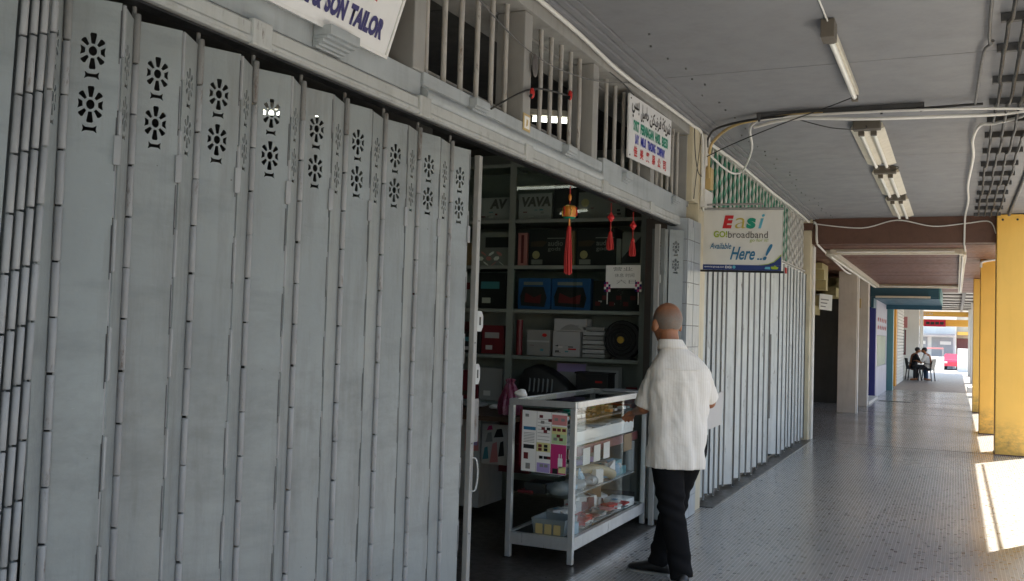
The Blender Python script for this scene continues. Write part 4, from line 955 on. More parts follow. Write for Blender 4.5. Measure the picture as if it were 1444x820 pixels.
lump('wrapped_bundle', 'clear wrapped bundle second along the middle counter shelf', 'bundle', 'clearp', (-2.24, 5.90, .425), (.08, .10, .045))
lump('wrapped_bundle', 'pale wrapped bundle third along the middle counter shelf', 'bundle', 'clearp', (-2.23, 6.10, .425), (.07, .09, .045))
t = thing('beige_roll', 'curved beige roll lying on the middle counter shelf', 'roll'); MB().tube(smoothpath([(-2.34, 6.02, .46), (-2.25, 6.15, .49), (-2.2, 6.32, .47), (-2.17, 6.45, .43)], 5), .036, 12).build('roll_body', 'beige', t, smooth=60)
item('teal_book', 'thick teal book on the middle counter shelf', 'book', 'tealb', -2.36, -2.18, 6.48, 6.80, .392, .45); item('teal_book', 'thinner teal book lying on the thick one', 'book', 'tealb', -2.35, -2.2, 6.5, 6.76, .451, .50)
item('olive_box', 'olive green box behind the teal books', 'box', 'pgrn', -2.45, -2.38, 6.45, 6.8, .392, .56); item('tall_carton', 'brown carton at the far end of the bottom counter shelf', 'box', 'cardb', -2.46, -2.36, 6.62, 6.78, .151, .36)
item('blue_pack', 'pale blue pack in the near bottom corner of the counter', 'pack', 'wblue', -2.20, -2.14, 5.64, 5.74, .151, .22)
names = ('nearest', 'second', 'third', 'fourth', 'fifth', 'farthest')
for k in range(6):
    t = thing('red_packet', names[k]+' red and clear packet lying along the bottom of the counter', 'packet')
    for j in range(5):
        x = -2.42+.045*j+.015*k*.3; y = 5.82+k*.145+.01*j
        m = MB(); m.box(x, x+.10, y, y+.11, .152+.012*j, .163+.012*j, .004)
        m.v = [(a+.006*noise.noise(Vector((a*30, b*30, j))), b+.01*noise.noise(Vector((a*22, b*22, j+5))), c+.008*noise.noise(Vector((a*30, b*30, j+9)))) for a, b, c in m.v]
        m.build('packet_sheet', ('maroon', 'clearp', 'rose', 'news', 'redp')[(j+k) % 5], t)
item('white_tray_low', 'white paper tray at the far bottom end of the counter', 'tray', 'paper', -2.32, -2.15, 6.72, 6.92, .151, .21)
t = thing('plastic_tub', 'clear plastic tub of yellow packs seen through counter side', 'tub')
MB().loft([[(x, y, z) for x, y in ((-2.38-d, 5.58-d), (-2.18+d, 5.58-d), (-2.18+d, 5.78+d), (-2.38-d, 5.78+d))] for d, z in ((0, .152), (.012, .25))], False).build('tub', 'clearp', t)
for k in range(3): MB().box(-2.36+.06*k, -2.315+.06*k, 5.56, 5.566, .16, .22).build('yellow_pack', 'cabley', t)
item('dark_case', 'dark case on the middle shelf behind the counter side glass', 'case', 'boxblack', -2.46, -2.32, 5.6, 5.75, .392, .46); item('dark_red_case', 'dark red folder on the middle shelf behind the side glass', 'folder', 'maroon', -2.50, -2.40, 5.58, 5.9, .392, .41)
t = thing('round_tray', 'flat round metal tray lying on the counter top', 'tray'); MB().lathe((-2.22, 6.72, cz1), [(.02, .001), (.11, .001), (.15, .012), (.152, .016), (.11, .006), (.02, .005)], 28).build('dish', 'alu', t, smooth=40)
lump('wrapped_bun', 'small white wrapped parcel at the left end of counter top', 'parcel', 'paper', (-2.50, 5.60, 1.012), (.04, .04, .028))
def stock(label, x0, x1, y0, y1, z, n, mats, hz):
    t = thing('stock_tray', label, 'tray'); MB().box(x0, x1, y0, y1, z, z+.006).build('tray_base', 'clearp', t)
    for k in range(n):
        w_, l_, h_ = random.uniform(.03, .09), random.uniform(.05, .12), random.uniform(.012, hz); cx_, cy_ = random.uniform(x0+.05, x1-.04), y0+.07+(y1-y0-.14)*(k+.5)/n; an = random.uniform(-.6, .6); zz = z+.0065+random.choice((0, 0, .015))
        m = MB(); m.box(-w_/2, w_/2, -l_/2, l_/2, 0, h_, .004); r_ = Matrix.Rotation(an, 3, 'Z')
        m.v = [tuple(Vector((cx_, cy_, zz))+r_ @ Vector((a*(1+.25*noise.noise(Vector((a*40, b*40, k)))), b, c*(1+.6*noise.noise(Vector((a*35, b*35, k+4))))))) for a, b, c in m.v]; m.build('packet', random.choice(mats), t, smooth=30)
        if random.random() < .5: MB().box(-w_*.3, w_*.2, -l_*.2, l_*.25, 0, .001).build('label_print', random.choice(('paper', 'redp', 'teal', 'ink')), t).matrix_basis = Matrix.Translation((cx_, cy_, zz+h_+.004)) @ Matrix.Rotation(an, 4, 'Z')
stock('cluttered tray of small wrapped packs on the middle counter shelf', -2.34, -2.15, 5.64, 6.9, .3925, 26, ('clearp', 'news', 'wblue', 'paper', 'paper', 'boxgrey'), .10)
stock('cluttered tray of flat plastic packs behind the red packets', -2.46, -2.30, 5.84, 6.9, .1515, 22, ('news', 'rose', 'news', 'maroon', 'paper'), .09)
stock('flat packs laid near the glass along the counter bottom', -2.27, -2.14, 5.80, 6.75, .168, 16, ('news', 'rose', 'paper', 'redp', 'clearp'), .035)
stock('row of packs standing under the price cards on counter shelf', -2.44, -2.26, 5.66, 6.6, .5, 12, ('boxgrey', 'boxblack', 'lilac', 'news', 'clearp'), .08)
# poster on the counter side
t = thing('phone_poster', 'colourful product leaflet of small pictures taped on counter side', 'poster')
f_ = ((-2.447, 5.5085, .545), (1, 0, -.02), (0, 0, 1)); MB().rect(f_, 0, .30, 0, .375, 0, .0012).build('sheet', 'paper', t)
B('poster_edge', 'maroon', t, -2.4625, -2.4485, 5.507, 5.5085, .57, .92)
def pr_(a0, a1, b0, b1, mat, lift=.0016): MB().rect(f_, a0, a1, b0, b1, lift-.0003, lift).build('print_patch', mat, t)
pr_(.20, .298, .30, .362, 'rose'); pr_(.20, .298, .19, .29, 'pyel'); pr_(.20, .296, .185, .245, 'pgrn', .0019); pr_(.196, .298, .002, .182, 'pink'); pr_(.10, .192, .128, .184, 'pyel'); pr_(.105, .192, .003, .06, 'lilac')
pr_(.01, .092, .255, .275, 'teal'); pr_(.012, .085, .14, .165, 'ink'); pr_(.015, .045, .075, .115, 'maroon'); pr_(.03, .06, .015, .05, 'boxgrey'); pr_(.245, .275, .04, .10, 'paper', .002); pr_(.25, .256, .10, .125, 'paper', .002); pr_(.264, .27, .10, .125, 'paper', .002)
pr_(.21, .245, .003, .035, 'ink', .002); pr_(.25, .296, .01, .05, 'pyel', .002)
for a0, b0 in ((.215, .325), (.26, .325), (.205, .262), (.235, .262), (.268, .262), (.212, .205), (.25, .205), (.232, .225), (.12, .085), (.15, .085), (.172, .085), (.112, .155), (.15, .155), (.112, .133), (.15, .133), (.125, .035), (.155, .035), (.115, .335), (.175, .315), (.125, .30), (.13, .262), (.165, .262), (.145, .245), (.02, .335)):
    pr_(a0, a0+.024, b0, b0+.018, ('ink', 'maroon', 'boxgrey')[int(a0*1000) % 3], .0022)
for k in range(7): pr_(.012, .085, .178+k*.0095, .181+k*.0095, 'boxgrey'); pr_(.105, .185, .20+k*.021, .2025+k*.021, 'boxgrey')
for a0 in (.098, .195): pr_(a0, a0+.0015, .0, .374, 'boxgrey', .0017)
# desk with posters behind the counter
t = thing('white_desk', 'white desk plastered with faded posters behind the counter', 'desk')
MB().box(-3.75, -2.80, 6.15, 7.05, .765, .799, .004).build('desk_top', 'wood', t); MB().box(-3.62, -3.27, 6.58, 7.0, .06, .764, .004).build('cabinet', 'deskw', t)
MB().box(-3.26, -3.0, 6.9, 6.95, .30, .764).build('modesty_panel', 'maroon', t); 
for x in (-3.60, -3.05): MB().box(x, x+.04, 6.6, 6.64, 0, .059).build('leg', 'ink', t)
MB().box(-3.05, -3.01, 6.6, 6.64, 0, .764).build('leg', 'ink', t)
f_ = ((-3.62, 6.579, .06), (1, 0, 0), (0, 0, 1))
for a0, a1, b0, b1, mt in ((.03, .12, .40, .54, 'tealb'), (.10, .20, .24, .38, 'boxblack'), (.11, .19, .12, .235, 'tealb'), (.03, .09, .04, .15, 'boxgrey'), (.22, .34, .42, .60, 'rose'), (.24, .33, .46, .62, 'lilac'), (.22, .30, .05, .2, 'boxgrey')):
    MB().prism([(a0, b0), (a1, b0+.01), (a1-.01, b1), ((a0+a1)/2, b1-.02), (a0+.005, b1)], f_, 0, .001+.001*a0).build('poster_print', mt, t)
MB().box(-3.25, -3.04, 6.57, 6.578, .40, .70).build('side_poster', 'news', t)
for a0, b0, w_, h_, mt in ((.0, .02, .05, .10, 'tealb'), (.06, .0, .07, .16, 'rose'), (.13, .05, .05, .12, 'boxblack'), (.02, .15, .06, .08, 'boxgrey'), (.09, .19, .08, .07, 'ink'), (.03, .24, .05, .04, 'pink')):
    MB().prism([(a0, b0), (a0+w_, b0+.01), (a0+w_*.8, b0+h_), (a0+w_*.3, b0+h_*.9)], ((-3.24, 6.569, .41), (1, 0, 0), (0, 0, 1)), 0, .001+a0*.003).build('poster_print', mt, t)
lump('crumpled_paper', 'crumpled pale paper lying on the desk top', 'paper', 'paper', (-3.2, 6.7, .818), (.05, .05, .02))
lump('papers_pile', 'dark pile of papers on the desk below the shelf', 'papers', 'boxgrey', (-3.45, 6.8, .822), (.12, .12, .025))

# ================================================================ OLD MAN AT THE COUNTER
MA = 27
man = thing('person', 'elderly man in white striped shirt and black trousers standing at counter', 'person', (-1.47, 5.55, 0), R(MA))
HC = Vector((-.075, .03, 1.492)); HR = Matrix.Rotation(R(20), 3, 'Z') @ Matrix.Rotation(R(-9), 3, 'X')
hp = lambda x, y, z: HC+HR @ Vector((x, y, z))
m = MB()
m.ell(HC, (.078, .098, .098), HR); m.ell(hp(0, -.012, .02), (.080, .093, .090), HR); m.ell(hp(0, .035, -.052), (.058, .062, .062), HR); m.ell(hp(0, .070, -.095), (.030, .026, .022), HR)
m.ell(hp(0, .100, -.030), (.014, .020, .024), HR); m.ell(hp(0, .075, .012), (.05, .03, .02), HR)
for sx in (-1, 1):
    m.ell(hp(sx*.085, -.006, -.025), (.012, .022, .036), HR @ Matrix.Rotation(R(-sx*22), 3, 'Z')); m.ell(hp(sx*.045, .058, -.03), (.024, .03, .028), HR)
    m.ell(hp(sx*.030, .088, -.004), (.012, .008, .008), HR)
m.ell(hp(0, .092, -.068), (.022, .014, .008), HR)
m.cap((-.05, -.015, 1.27), (-.066, .0, 1.42), .060, .054)
m.ell((0, .01, 1.08), (.15, .095, .20)); m.ell((0, 0, .86), (.15, .10, .14)); m.ell((-.02, 0, 1.20), (.13, .06, .06))
def hand(m, wr, d, n_, curl, side):
    d = d.normalized(); n_ = (n_-d*n_.dot(d)).normalized(); s = d.cross(n_)*side
    pc_ = wr+d*.045
    rot = Matrix((s, d, n_)).transposed(); m.ell(pc_, (.038, .050, .015), rot, seg=14, rings=8)
    for i, (o_, L) in enumerate(((-.028, .062), (-.010, .074), (.010, .070), (.028, .056))):
        b = pc_+d*.036+s*o_; a1 = curl*.5+.06*i; p = b
        for q, k in ((.42, a1), (.33, a1*2), (.25, a1*3)):
            e = p+(d*math.cos(k)-n_*math.sin(k))*L*q; m.cap(p, e, .0088-.001*(1-q), .0082-.001*(1-q), 8); p = e
    tb = pc_-d*.015-s*.030; t1 = tb+(d*.6-s*.55-n_*.35).normalized()*.034; t2 = t1+(d*.85-s*.2-n_*.4).normalized()*.028
    m.cap(tb, t1, .0115, .010, 8); m.cap(t1, t2, .0098, .0085, 8)
# left arm reaches to the counter, right arm bent forward holding a folded newspaper
LS, LE, LW = Vector((-.142, .005, 1.185)), Vector((-.188, .09, .975)), Vector((-.205, .26, .94))
RS, RE, RW = Vector((.142, .0, 1.185)), Vector((.205, .085, 1.02)), Vector((.215, .29, 1.02))
m.cap(LS+Vector((0, 0, -.03)), LE, .036, .036); m.cap(LE, LW, .037, .024); hand(m, LW, LW-LE+Vector((-.03, 0, -.02)), Vector((0, 0, 1)), .35, 1)
m.cap(RS+Vector((0, 0, -.03)), RE, .036, .036); m.cap(RE, RW, .037, .024); hand(m, RW, RW-RE, Vector((1, 0, .25)), .75, 1)
LH, LK, LA = Vector((-.075, .0, .80)), Vector((-.045, -.07, .43)), Vector((.0, -.20, .085))
RH, RK, RA = Vector((.080, .02, .80)), Vector((.02, .10, .44)), Vector((-.075, .10, .09))
for a_, b_, c_ in ((LH, LK, LA), (RH, RK, RA)): m.cap(a_, b_, .075, .052); m.cap(b_, c_, .05, .034)
remesh(m, 'body', 'skin', man, .0055, 4)
# hair: close-cropped band round the back and sides, thin on top
m = MB(); m.ell(hp(0, -.013, .010), (.0808, .0935, .0915), HR, 56, 44)
hv = []; keep = []
mi = HR.transposed()
vv = [Vector(v) for v in m.v]; loc = [mi @ (v-HC) for v in vv]
ok = [l.y < .05-.25*max(0, -l.z) and l.z > -.058+.02*noise.noise(v*40)+(.5*max(0, l.y)) for l, v in zip(loc, vv)]
m.f = [f for f in m.f if all(ok[i] for i in f)]
used = sorted({i for f in m.f for i in f}); mp = {i: k for k, i in enumerate(used)}
m.v = [m.v[i] for i in used]; m.f = [tuple(mp[i] for i in f) for f in m.f]
ho = m.build('hair', 'hair', man, smooth=60); sm = ho.modifiers.new('s', 'SOLIDIFY'); sm.thickness = .003; sm.offset = 0
# shirt
def ringz(cx, cy, z, rx, ry, n=28, e=2.3):
    out = []
    for k in range(n):
        a_ = 2*math.pi*k/n; c, s = math.cos(a_), math.sin(a_)
        out.append((cx+rx*math.copysign(abs(c)**(2/e), c), cy+ry*math.copysign(abs(s)**(2/e), s), z))
    return out
m = MB()
m.loft([ringz(-.010, .0, .645, .173, .130), ringz(-.010, .0, .72, .171, .130), ringz(-.005, .0, .85, .173, .128), ringz(.0, .0, .98, .170, .122), ringz(.0, -.008, 1.10, .172, .122), ringz(-.002, -.014, 1.17, .175, .114),
        ringz(-.006, -.018, 1.222, .168, .102), ringz(-.010, -.018, 1.258, .148, .092), ringz(-.020, -.018, 1.298, .112, .084), ringz(-.034, -.014, 1.33, .084, .074), ringz(-.048, -.010, 1.358, .066, .064)])
for S_, E_, dn in ((LS, LE, .93), (RS, RE, .90)):
    e_ = S_+(E_-S_)*dn; m.tube([S_+(S_-E_).normalized()*.005, S_+(E_-S_)*.35, e_], 0, 18, True, [.046, .056, .062]); m.ell(S_+Vector((0, 0, -.002)), (.050, .054, .050))
m.loft([ringz(-.050, -.012, 1.345, .071, .068, 24), ringz(-.057, -.010, 1.378, .066, .063, 24)])
def fold(v):
    z = v.z; d = Vector((v.x, v.y+.0, 0)); n_ = d.normalized() if d.length > 1e-4 else Vector((0, -1, 0))
    am = .009 if z < 1.15 else .0045
    q = noise.noise(Vector((v.x*17+z*2.5, v.y*17, z*2.0)))*am*1.5 + noise.noise(Vector((v.x*8-z*7, v.y*8, z*9+3)))*am*1.1 + abs(noise.noise(Vector((v.x*22+z*9, v.y*22, z*5+7))))*am*.7
    if z < .80: q += .006*math.sin(math.atan2(v.y, v.x)*9)*(.80-z)/.15
    return v+n_*q
so_ = remesh(m, 'shirt', 'shirt', man, .0075, 3, fold)
m = MB(); cr = []
for z, rx, ry, dx in ((1.332, .089, .083, -.046), (1.350, .083, .078, -.050), (1.378, .072, .070, -.057), (1.386, .069, .067, -.058), (1.378, .064, .062, -.056)):
    cr.append([(p[0], p[1], p[2]-.030*(p[1]+.01)/.08*(1 if p[1] > -.01 else .15)) for p in ringz(dx, -.012, z, rx, ry, 28, 2.1)])
m.loft(cr, False); co = m.build('collar', 'shirt', man, smooth=60); sm = co.modifiers.new('s', 'SOLIDIFY'); sm.thickness = .003
# yoke seam across the back
T('yoke_seam', 'shirt', man, smoothpath([(-.12, -.092, 1.222), (-.07, -.118, 1.217), (-.005, -.126, 1.215), (.06, -.119, 1.215), (.11, -.095, 1.218)], 5), .003, 6)
# trousers
m = MB(); m.ell((-.005, .01, .84), (.150, .112, .12)); m.ell((-.005, -.03, .79), (.138, .085, .10))
for a_, b_, c_ in ((LH, LK, LA), (RH, RK, RA)):
    f_ = (c_-b_).normalized(); m.tube([a_+Vector((0, 0, .04)), a_-Vector((0, 0, .06)), b_+Vector((0, 0, .05)), b_, b_+(c_-b_)*.5, c_-Vector((0, 0, .035))], 0, 20, True, [.098, .099, .081, .078, .069, .064])
    m.ell(b_, (.078,)*3)
def tfold(v):
    q = noise.noise(Vector((v.x*10, v.y*10, v.z*5)))*.008
    for kx in (LK, RK):
        dz = abs(v.z-kx.z); 
        if dz < .15: q += .004*math.sin(v.z*90+v.x*40)*(1-dz/.15)
    if v.z < .2: q += .006*math.sin(v.z*70+v.x*30)
    return v+Vector((v.x, v.y, 0)).normalized()*q
remesh(m, 'trousers', 'trouser', man, .009, 3, tfold)
def shoe(an, d, lift=0.):
    d = Vector((d[0], d[1], 0)).normalized(); s = Vector((d.y, -d.x, 0)); m = MB(); rings = []
    for t_, w_, h in ((-.075, .018, .045), (-.065, .033, .075), (-.03, .037, .085), (.03, .039, .072), (.09, .046, .055), (.14, .044, .042), (.175, .032, .032), (.19, .014, .022)):
        o = Vector((an.x, an.y, .012))+d*t_; rings.append([o+s*(w_*math.cos(2*math.pi*k/16))+Vector((0, 0, h/2+h/2*math.sin(2*math.pi*k/16))) for k in range(16)])
    m.loft(rings).build('shoe', 'shoe', man, smooth=60)
    m = MB(); ol = [(-.08, .02), (-.07, .036), (-.02, .038), (.03, .039), (.09, .047), (.145, .045), (.18, .032), (.195, .012)]
    pts = [(t_, w_) for t_, w_ in ol]+[(t_, -w_) for t_, w_ in ol[::-1]]
    m.prism(pts, (Vector((an.x, an.y, 0)), d, -s), .001, .014).build('sole', 'boxgrey', man)
shoe(LA, (.12, .95)); shoe(RA, (-.85, .5))
# newspaper in the right hand
t = thing('folded_newspaper', 'folded grey newspaper held in the old man\'s right hand', 'newspaper', (-1.47, 5.55, 0), R(MA))
m = MB()
for k in range(4): m.prism([(-.06, -.17), (.10, -.14), (.12, .06), (-.04, .03)], ((.222+.003*k, .15-.004*k, 1.02), Vector((.75, .66, 0)).normalized(), (0, 0, 1)), 0, .0018)
m.build('sheets', 'news', t)

# ================================================================ THIRD BAY AND BEYOND
for x0, x1, y0, y1, z1, lab in ((-2.08, -1.735, 19.63, 20.0, 2.74, 'rough pale grey pillar first in the dark recess'), (-2.0, -1.715, 21.95, 22.3, 2.74, 'rough pale grey pillar second, beside the blue wall')):
    t = thing('grey_pillar', lab, 'pillar'); B('shaft', 'greyp', t, x0, x1, y0, y1, 0, z1, .01)
    if y0 < 20: B('edge_trim', 'white', t, x1+.0005, x1+.02, y0+.05, y0+.20, 0, z1-.1)
    else: B('notice_box', 'cabley', t, -1.95, -1.86, y0-.03, y0-.001, 2.10, 2.3)
rw = thing('recess_wall', 'dark walls of the recessed stair entrance beyond the cream pillar', 'wall')
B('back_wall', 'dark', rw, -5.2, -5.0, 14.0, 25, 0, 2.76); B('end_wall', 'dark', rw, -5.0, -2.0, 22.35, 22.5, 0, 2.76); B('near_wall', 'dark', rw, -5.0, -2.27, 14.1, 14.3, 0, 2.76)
t = thing('staircase', 'yellowish underside of stairs rising in the dark recess', 'staircase')
for k in range(7):
    MB().box(-2.62-.0, -2.10, 17.2+k*.28, 17.2+k*.28+.28, 2.62-k*.17, 2.72-k*.0, .0).build('step', 'stair', t) if k < 3 else None
for k in range(6):
    MB().box(-3.3+k*.22, -3.3+k*.22+.218, 20.3, 21.4, 1.55+k*.18, 1.75+k*.18).build('step', 'stair', t)
B('soffit_board', 'stair', t, -3.4, -2.02, 21.42, 21.5, 2.30, 2.72)
t = thing('hanging_card', 'white notice card sticking out from the far cream pillar', 'sign', (-1.70, 14.42, 1.95), 0)
f_ = ((-.095, 0, -.12), Vector((1, 0, -.12)), Vector((.03, 0, 1))); MB().rect(f_, 0, .175, .01, .235, -.004, 0).build('card', 'paper', t)
for k in range(3): MB().rect(f_, .02, .13-.02*k, .15-.05*k, .165-.05*k, .0002, .001).build('text_line', 'boxgrey', t)
T('card_arm', 'vent', t, [(-.16, .01, .10), (-.03, .01, .10)], .006)
bw_ = thing('blue_shop_wall', 'royal blue end wall of the shop beyond the grey pillars', 'wall')
B('end_face', 'royal', bw_, -2.6, -1.80, 25.30, 25.42, .0, 2.24, .005); B('plinth', 'white', bw_, -2.2, -1.72, 22.5, 25.2, 0, .06)
sw = thing('pale_shopfront', 'pale shopfront with a tall barred window beyond the blue wall', 'shopfront')
B('wall', 'palew', sw, -2.6, -1.795, 25.43, 29.5, 0, .75); B('upper_wall', 'palew', sw, -2.6, -1.795, 25.43, 29.5, 1.55, 2.84)
B('pier', 'palew', sw, -2.6, -1.797, 25.43, 25.7, .75, 1.55); B('pier', 'palew', sw, -2.6, -1.797, 29.1, 29.5, .75, 1.55)
wf = B('window', 'pgrn', sw, -1.90, -1.86, 25.7, 29.1, .76, 1.54)
for k in range(8): B('mullion', 'tube', wf, -1.859, -1.80, 25.75+k*.46, 25.83+k*.46, .76, 1.54)
for k in range(5):
    for z in (1.75, 1.95): MB().tube([(-1.79, 26+k*.7+.1*math.cos(x*.7), z+.05*math.sin(x*.7)) for x in range(10)], .012, 6).build('wall_motif', 'rose', sw)
tf = thing('teal_signboard', 'teal overhead signboard box under the brown ceiling', 'signboard')
B('front_board', 'tealp', tf, -1.87, -.375, 24.50, 24.56, 2.46, 2.742); B('under_board', 'tealp', tf, -1.86, -.38, 24.57, 29.0, 2.42, 2.46); B('edge_trim', 'tealc', tf, -.374, -.34, 24.5, 29, 2.42, 2.742)
B('light_batten', 'fitting', tf, -1.75, -.55, 24.40, 24.49, 2.43, 2.475); B('side_board', 'tealp', tf, -1.86, -1.80, 24.57, 29.0, 2.20, 2.418); B('rear_board', 'tealp', tf, -1.79, -.36, 29.01, 29.06, 2.30, 2.742)
t = thing('teal_pillar', 'slim teal pillar beyond the barred window', 'pillar'); B('shaft', 'tealc', t, -1.85, -1.63, 29.55, 29.9, 0, 2.85, .01)
t = thing('orange_pillar', 'slim orange pillar beyond the teal one', 'pillar'); B('shaft', 'orangep', t, -1.95, -1.70, 32.4, 32.9, 0, 2.85, .01)
t = thing('roller_shutter', 'white ribbed roller shutter beyond the orange pillar', 'shutter')
for k in range(24): B('slat', 'white', t, -1.80, -1.69, 33.0, 37.0, .02+k*.105, .02+k*.105+.09, .01)
t = thing('end_shop', 'dark shop doorway with hanging clothes near the walkway end', 'shopfront')
B('wall', 'dark', t, -2.4, -1.9, 37.1, 40.3, 0, 2.85); B('hanging_cloth', 'boxblack', t, -1.89, -1.75, 38.6, 38.9, 1.0, 1.9); B('hanging_cloth', 'maroon', t, -1.89, -1.72, 39.3, 39.6, .9, 1.85); B('sign_panel', 'rose', t, -1.89, -1.6, 37.6, 37.7, 1.9, 2.3)
t = thing('white_end_pillar', 'broad white wall pillar at the end of the walkway', 'pillar'); B('shaft', 'facadew', t, -2.2, -1.35, 42.0, 42.5, 0, 2.85, .01)
for k in range(4): B('flute', 'white', t, -1.34+.0, -1.30, 42.6+k*.9, 42.9+k*.9, 0, 2.85)
t = thing('yellow_fascia', 'yellow fascia beam across the end of the walkway', 'fascia'); B('beam', 'yellow', t, -1.7, .55, 46.0, 46.2, 2.54, 2.75); B('lower_board', 'yellow', t, -1.66, .55, 46.6, 46.7, 2.12, 2.42)
lettering('KEDAI', ((-1.45, 45.99, 2.60), (1, 0, 0), (0, 0, 1)), 0, 0, .5, .1, 'facadew', t, .002)
t = thing('red_signboard', 'red framed dark signboard below the yellow fascia', 'sign'); B('board', 'carred', t, -1.30, -.42, 46.50, 46.56, 2.10, 2.40)
for k in range(4): B('letter_block', 'ink', t, -1.22+k*.19, -1.07+k*.19, 46.495, 46.4995, 2.19, 2.31)
# seated pair
def seated(name, lab, x, y, rz, top, legs, skin='skin'):
    t = thing(name, lab, 'person', (x, y, 0), rz)
    m = MB(); m.cap((0, -.05, .50), (0, .02, .85), .14, .15); m.cap((-.15, .02, .92), (.15, .02, .92), .06, .06); m.cap((0, .05, .95), (0, .09, 1.02), .05, .045)
    m.ell((0, .12, 1.10), (.075, .09, .10)); m.ell((0, .19, 1.06), (.03, .03, .04)); m.ell((0, .215, 1.09), (.014, .02, .02))
    for s in (-1, 1):
        m.ell((s*.08, .11, 1.09), (.012, .02, .03))
        m.cap((s*.19, .02, .90), (s*.21, .16, .66), .048, .038); m.cap((s*.21, .16, .66), (s*.07, .36, .72), .036, .026)
        hand(m, Vector((s*.07, .36, .72)), Vector((-s*.3, .9, .1)), Vector((0, 0, 1)), .5, s)
        m.cap((s*.09, -.03, .48), (s*.11, .38, .50), .075, .056); m.cap((s*.11, .38, .50), (s*.11, .40, .08), .052, .035); m.cap((s*.11, .38, .05), (s*.11, .54, .035), .042, .03)
    remesh(m, 'body', 'skin', t, .012, 2)
    m = MB(); m.loft([ringz(0, -.04, .46, .175, .13, 20), ringz(0, -.01, .7, .165, .125, 20), ringz(0, .02, .88, .19, .115, 20), ringz(0, .03, .96, .10, .07, 20)])
    for s in (-1, 1): m.cap((s*.18, .02, .91), (s*.208, .12, .72), .062, .058)
    remesh(m, 'shirt', top, t, .016, 2)
    m = MB(); m.ell((0, -.04, .49), (.16, .14, .10))
    for s in (-1, 1): m.cap((s*.09, -.03, .49), (s*.11, .39, .505), .088, .07); m.cap((s*.11, .39, .505), (s*.11, .41, .12), .066, .055)
    remesh(m, 'trousers', legs, t, .016, 2)
    MB().ell((0, .105, 1.125), (.083, .095, .092)).build('hair', 'ink', t, smooth=60)
def chair(lab, x, y, rz):
    t = thing('plastic_chair', lab, 'chair', (x, y, 0), rz)
    MB().box(-.22, .22, -.22, .22, .40, .43, .01).build('seat', 'plasticd', t); MB().loft([[(-.20, -.21, .432), (.20, -.21, .432), (.20, -.19, .432), (-.20, -.19, .432)], [(-.21, -.27, .80), (.21, -.27, .80), (.21, -.25, .80), (-.21, -.25, .80)]]).build('backrest', 'plasticd', t)
    for a_ in (-1, 1):
        for b_ in (-1, 1): MB().tube([(a_*.19, b_*.19, .40), (a_*.22, b_*.23, 0)], .02, 8).build('leg', 'plasticd', t)
        MB().tube([(a_*.22, -.24, .62), (a_*.23, .0, .63), (a_*.22, .19, .43)], .016, 8).build('armrest', 'plasticd', t)
chair('dark plastic chair under the seated person in white', -.95, 38.0, R(75)); chair('dark plastic chair under the seated person in dark clothes', -1.41, 38.35, R(-75))
seated('person', 'seated person in white shirt bending forward at the walkway end', -.93, 38.0, R(75), 'facadew', 'dkcloth'); seated('person', 'seated person in dark clothes and jeans by the dark doorway', -1.38, 38.35, R(-75), 'dkcloth', 'jean')
# street beyond the end
tag(B('low_wall', 'facadew', None, -6, -.62, 62, 62.3, -1, .55, .02), 'low white wall in the sun beyond the walkway end', 'wall')
eb = thing('end_building', 'sunlit building with grey steel shutters across the far street', 'building')
B('wall', 'facadew', eb, -16, .0, 95, 105, -1, 9); B('wall', 'facade', eb, .02, 14, 96, 105, -1, 9)
for x in (-14, -11.4, -8.8, -6.2, -4.1, -2.0):
    s = B('shutter', 'fshut', eb, x, x+1.75, 94.9, 94.99, -.94, 1.85)
    B('sign_strip', 'facadew', s, x+.7, x+1.6, 94.85, 94.895, 1.2, 1.5)
s = B('shutter', 'bdoor', eb, .05, 1.1, 95.85, 95.99, -.94, 1.8)
B('canopy', 'yellow', eb, .1, 3, 94.8, 95.9, 2.1, 2.4); B('canopy_frame', 'fshut', eb, -6, -.1, 93.5, 94.8, 2.05, 2.15)
for k in range(8):
    s = B('window', 'white', eb, -15+k*3.4, -13.6+k*3.4, 94.9 if k < 5 else 95.9, 94.98 if k < 5 else 95.98, 4.2, 6); B('pane', 'wglass', s, -14.9+k*3.4, -13.7+k*3.4, 94.86 if k < 5 else 95.86, 94.895 if k < 5 else 95.895, 4.3, 5.9)
t = thing('far_pink_awning', 'thin pink awning strip over a stall across the far street', 'awning'); B('awning', 'rose', t, -1.75, -.75, 70, 70.4, .95, 1.05); T('awning_pole', 'fshut', t, [(-.78, 70.2, -.95), (-.78, 70.2, .95)], .03); T('awning_pole', 'fshut', t, [(-1.7, 70.2, -.95), (-1.7, 70.2, .95)], .03)
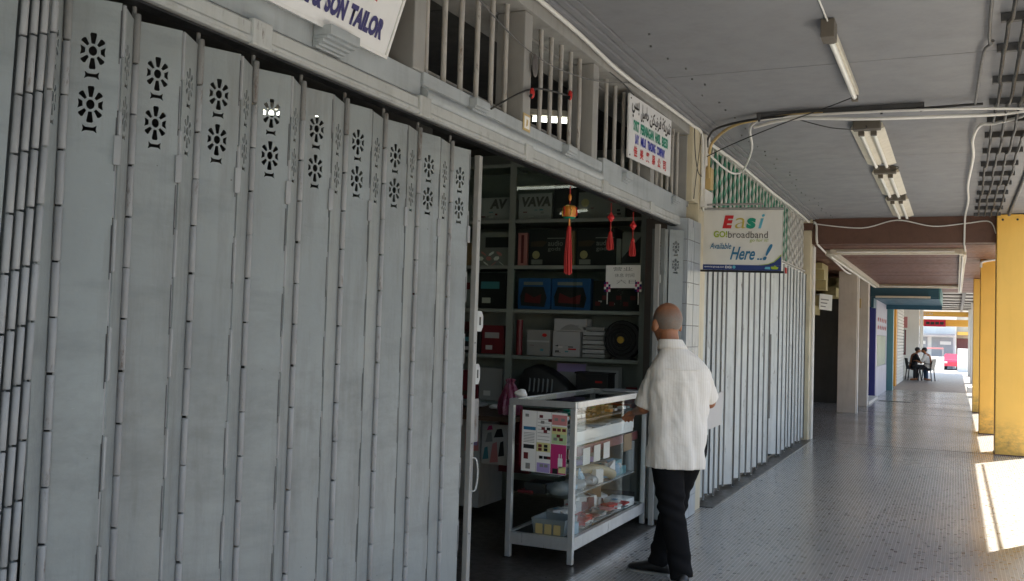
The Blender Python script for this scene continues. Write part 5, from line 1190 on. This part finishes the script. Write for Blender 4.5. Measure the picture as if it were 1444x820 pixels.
def car(lab, x, y, rz, mat):
    t = thing('parked_car', lab, 'car', (x, y, -.95), rz)
    pr = [(-2.0, .35), (-2.0, .70), (-1.85, .86), (-1.0, .92), (-.5, 1.36), (.9, 1.38), (1.55, .98), (1.95, .90), (2.02, .6), (2.0, .32)]
    m = MB(); m.loft([[(px*(1-.04*abs(sy)), sy*.80*(1 if pz < .95 else .86), pz) for px, pz in pr] for sy in (-1, -.5, .5, 1)]); m.build('body', mat, t, smooth=30)
    for s in (-1, 1):
        MB().prism([(-.85, .93), (-.45, 1.30), (.82, 1.31), (1.3, 1.0)], ((0, s*.775, 0), (1, 0, 0), (0, -.05*s, 1)), -.04, .04).build('side_window', 'wglass', t)
        for px in (-1.25, 1.25):
            wh = MB().cyl((px, s*.66, .31), (px, s*.82, .31), .31, 20).build('wheel', 'tyre', t, smooth=40); MB().cyl((px, s*.815, .31), (px, s*.83, .31), .2, 16).build('rim', 'alu', wh, smooth=40)
        MB().box(-2.03, -1.97, s*.55-.15, s*.55+.15, .6, .75).build('headlight', 'facadew', t); MB().box(1.97, 2.03, s*.55-.15, s*.55+.15, .65, .8).build('tail_light', 'redp', t)
car('red parked car glimpsed in the sun at the far street', -.12, 92, R(86), 'carred')
tag(B('white_hoarding', 'facadew', None, .12, 1.2, 86, 86.2, -1, .95, .02), 'made-up white hoarding in place of glare, half hiding the red car', 'hoarding')  # white board added to stand in for glare beside the car
# opposite row on the right-hand side of the road
for k, (y0, mt) in enumerate(((-14, 'facadew'), (2, 'facade'), (18, 'facadew'), (34, 'facade'))):
    t = thing('opposite_shophouse', ('white shophouse across the road nearest behind the camera', 'cream shophouse across the road beside the camera', 'white shophouse across the road beyond the cream one', 'cream shophouse across the road near the far street')[k], 'building')
    B('wall', mt, t, 15, 24, y0, y0+15.9, -1.1, 7.2); B('roof', 'roofm', t, 14.6, 24.4, y0-.02, y0+15.92, 7.2, 7.5)
    for j in range(4):
        s = B('window', 'white', t, 14.92, 14.99, y0+1+j*3.8, y0+3+j*3.8, 4.1, 5.8); B('pane', 'wglass', s, 14.89, 14.915, y0+1.1+j*3.8, y0+2.9+j*3.8, 4.2, 5.7)
        B('shutter', 'fshut', t, 14.9, 14.99, y0+.5+j*3.8, y0+3.6+j*3.8, -.28, 2.6)
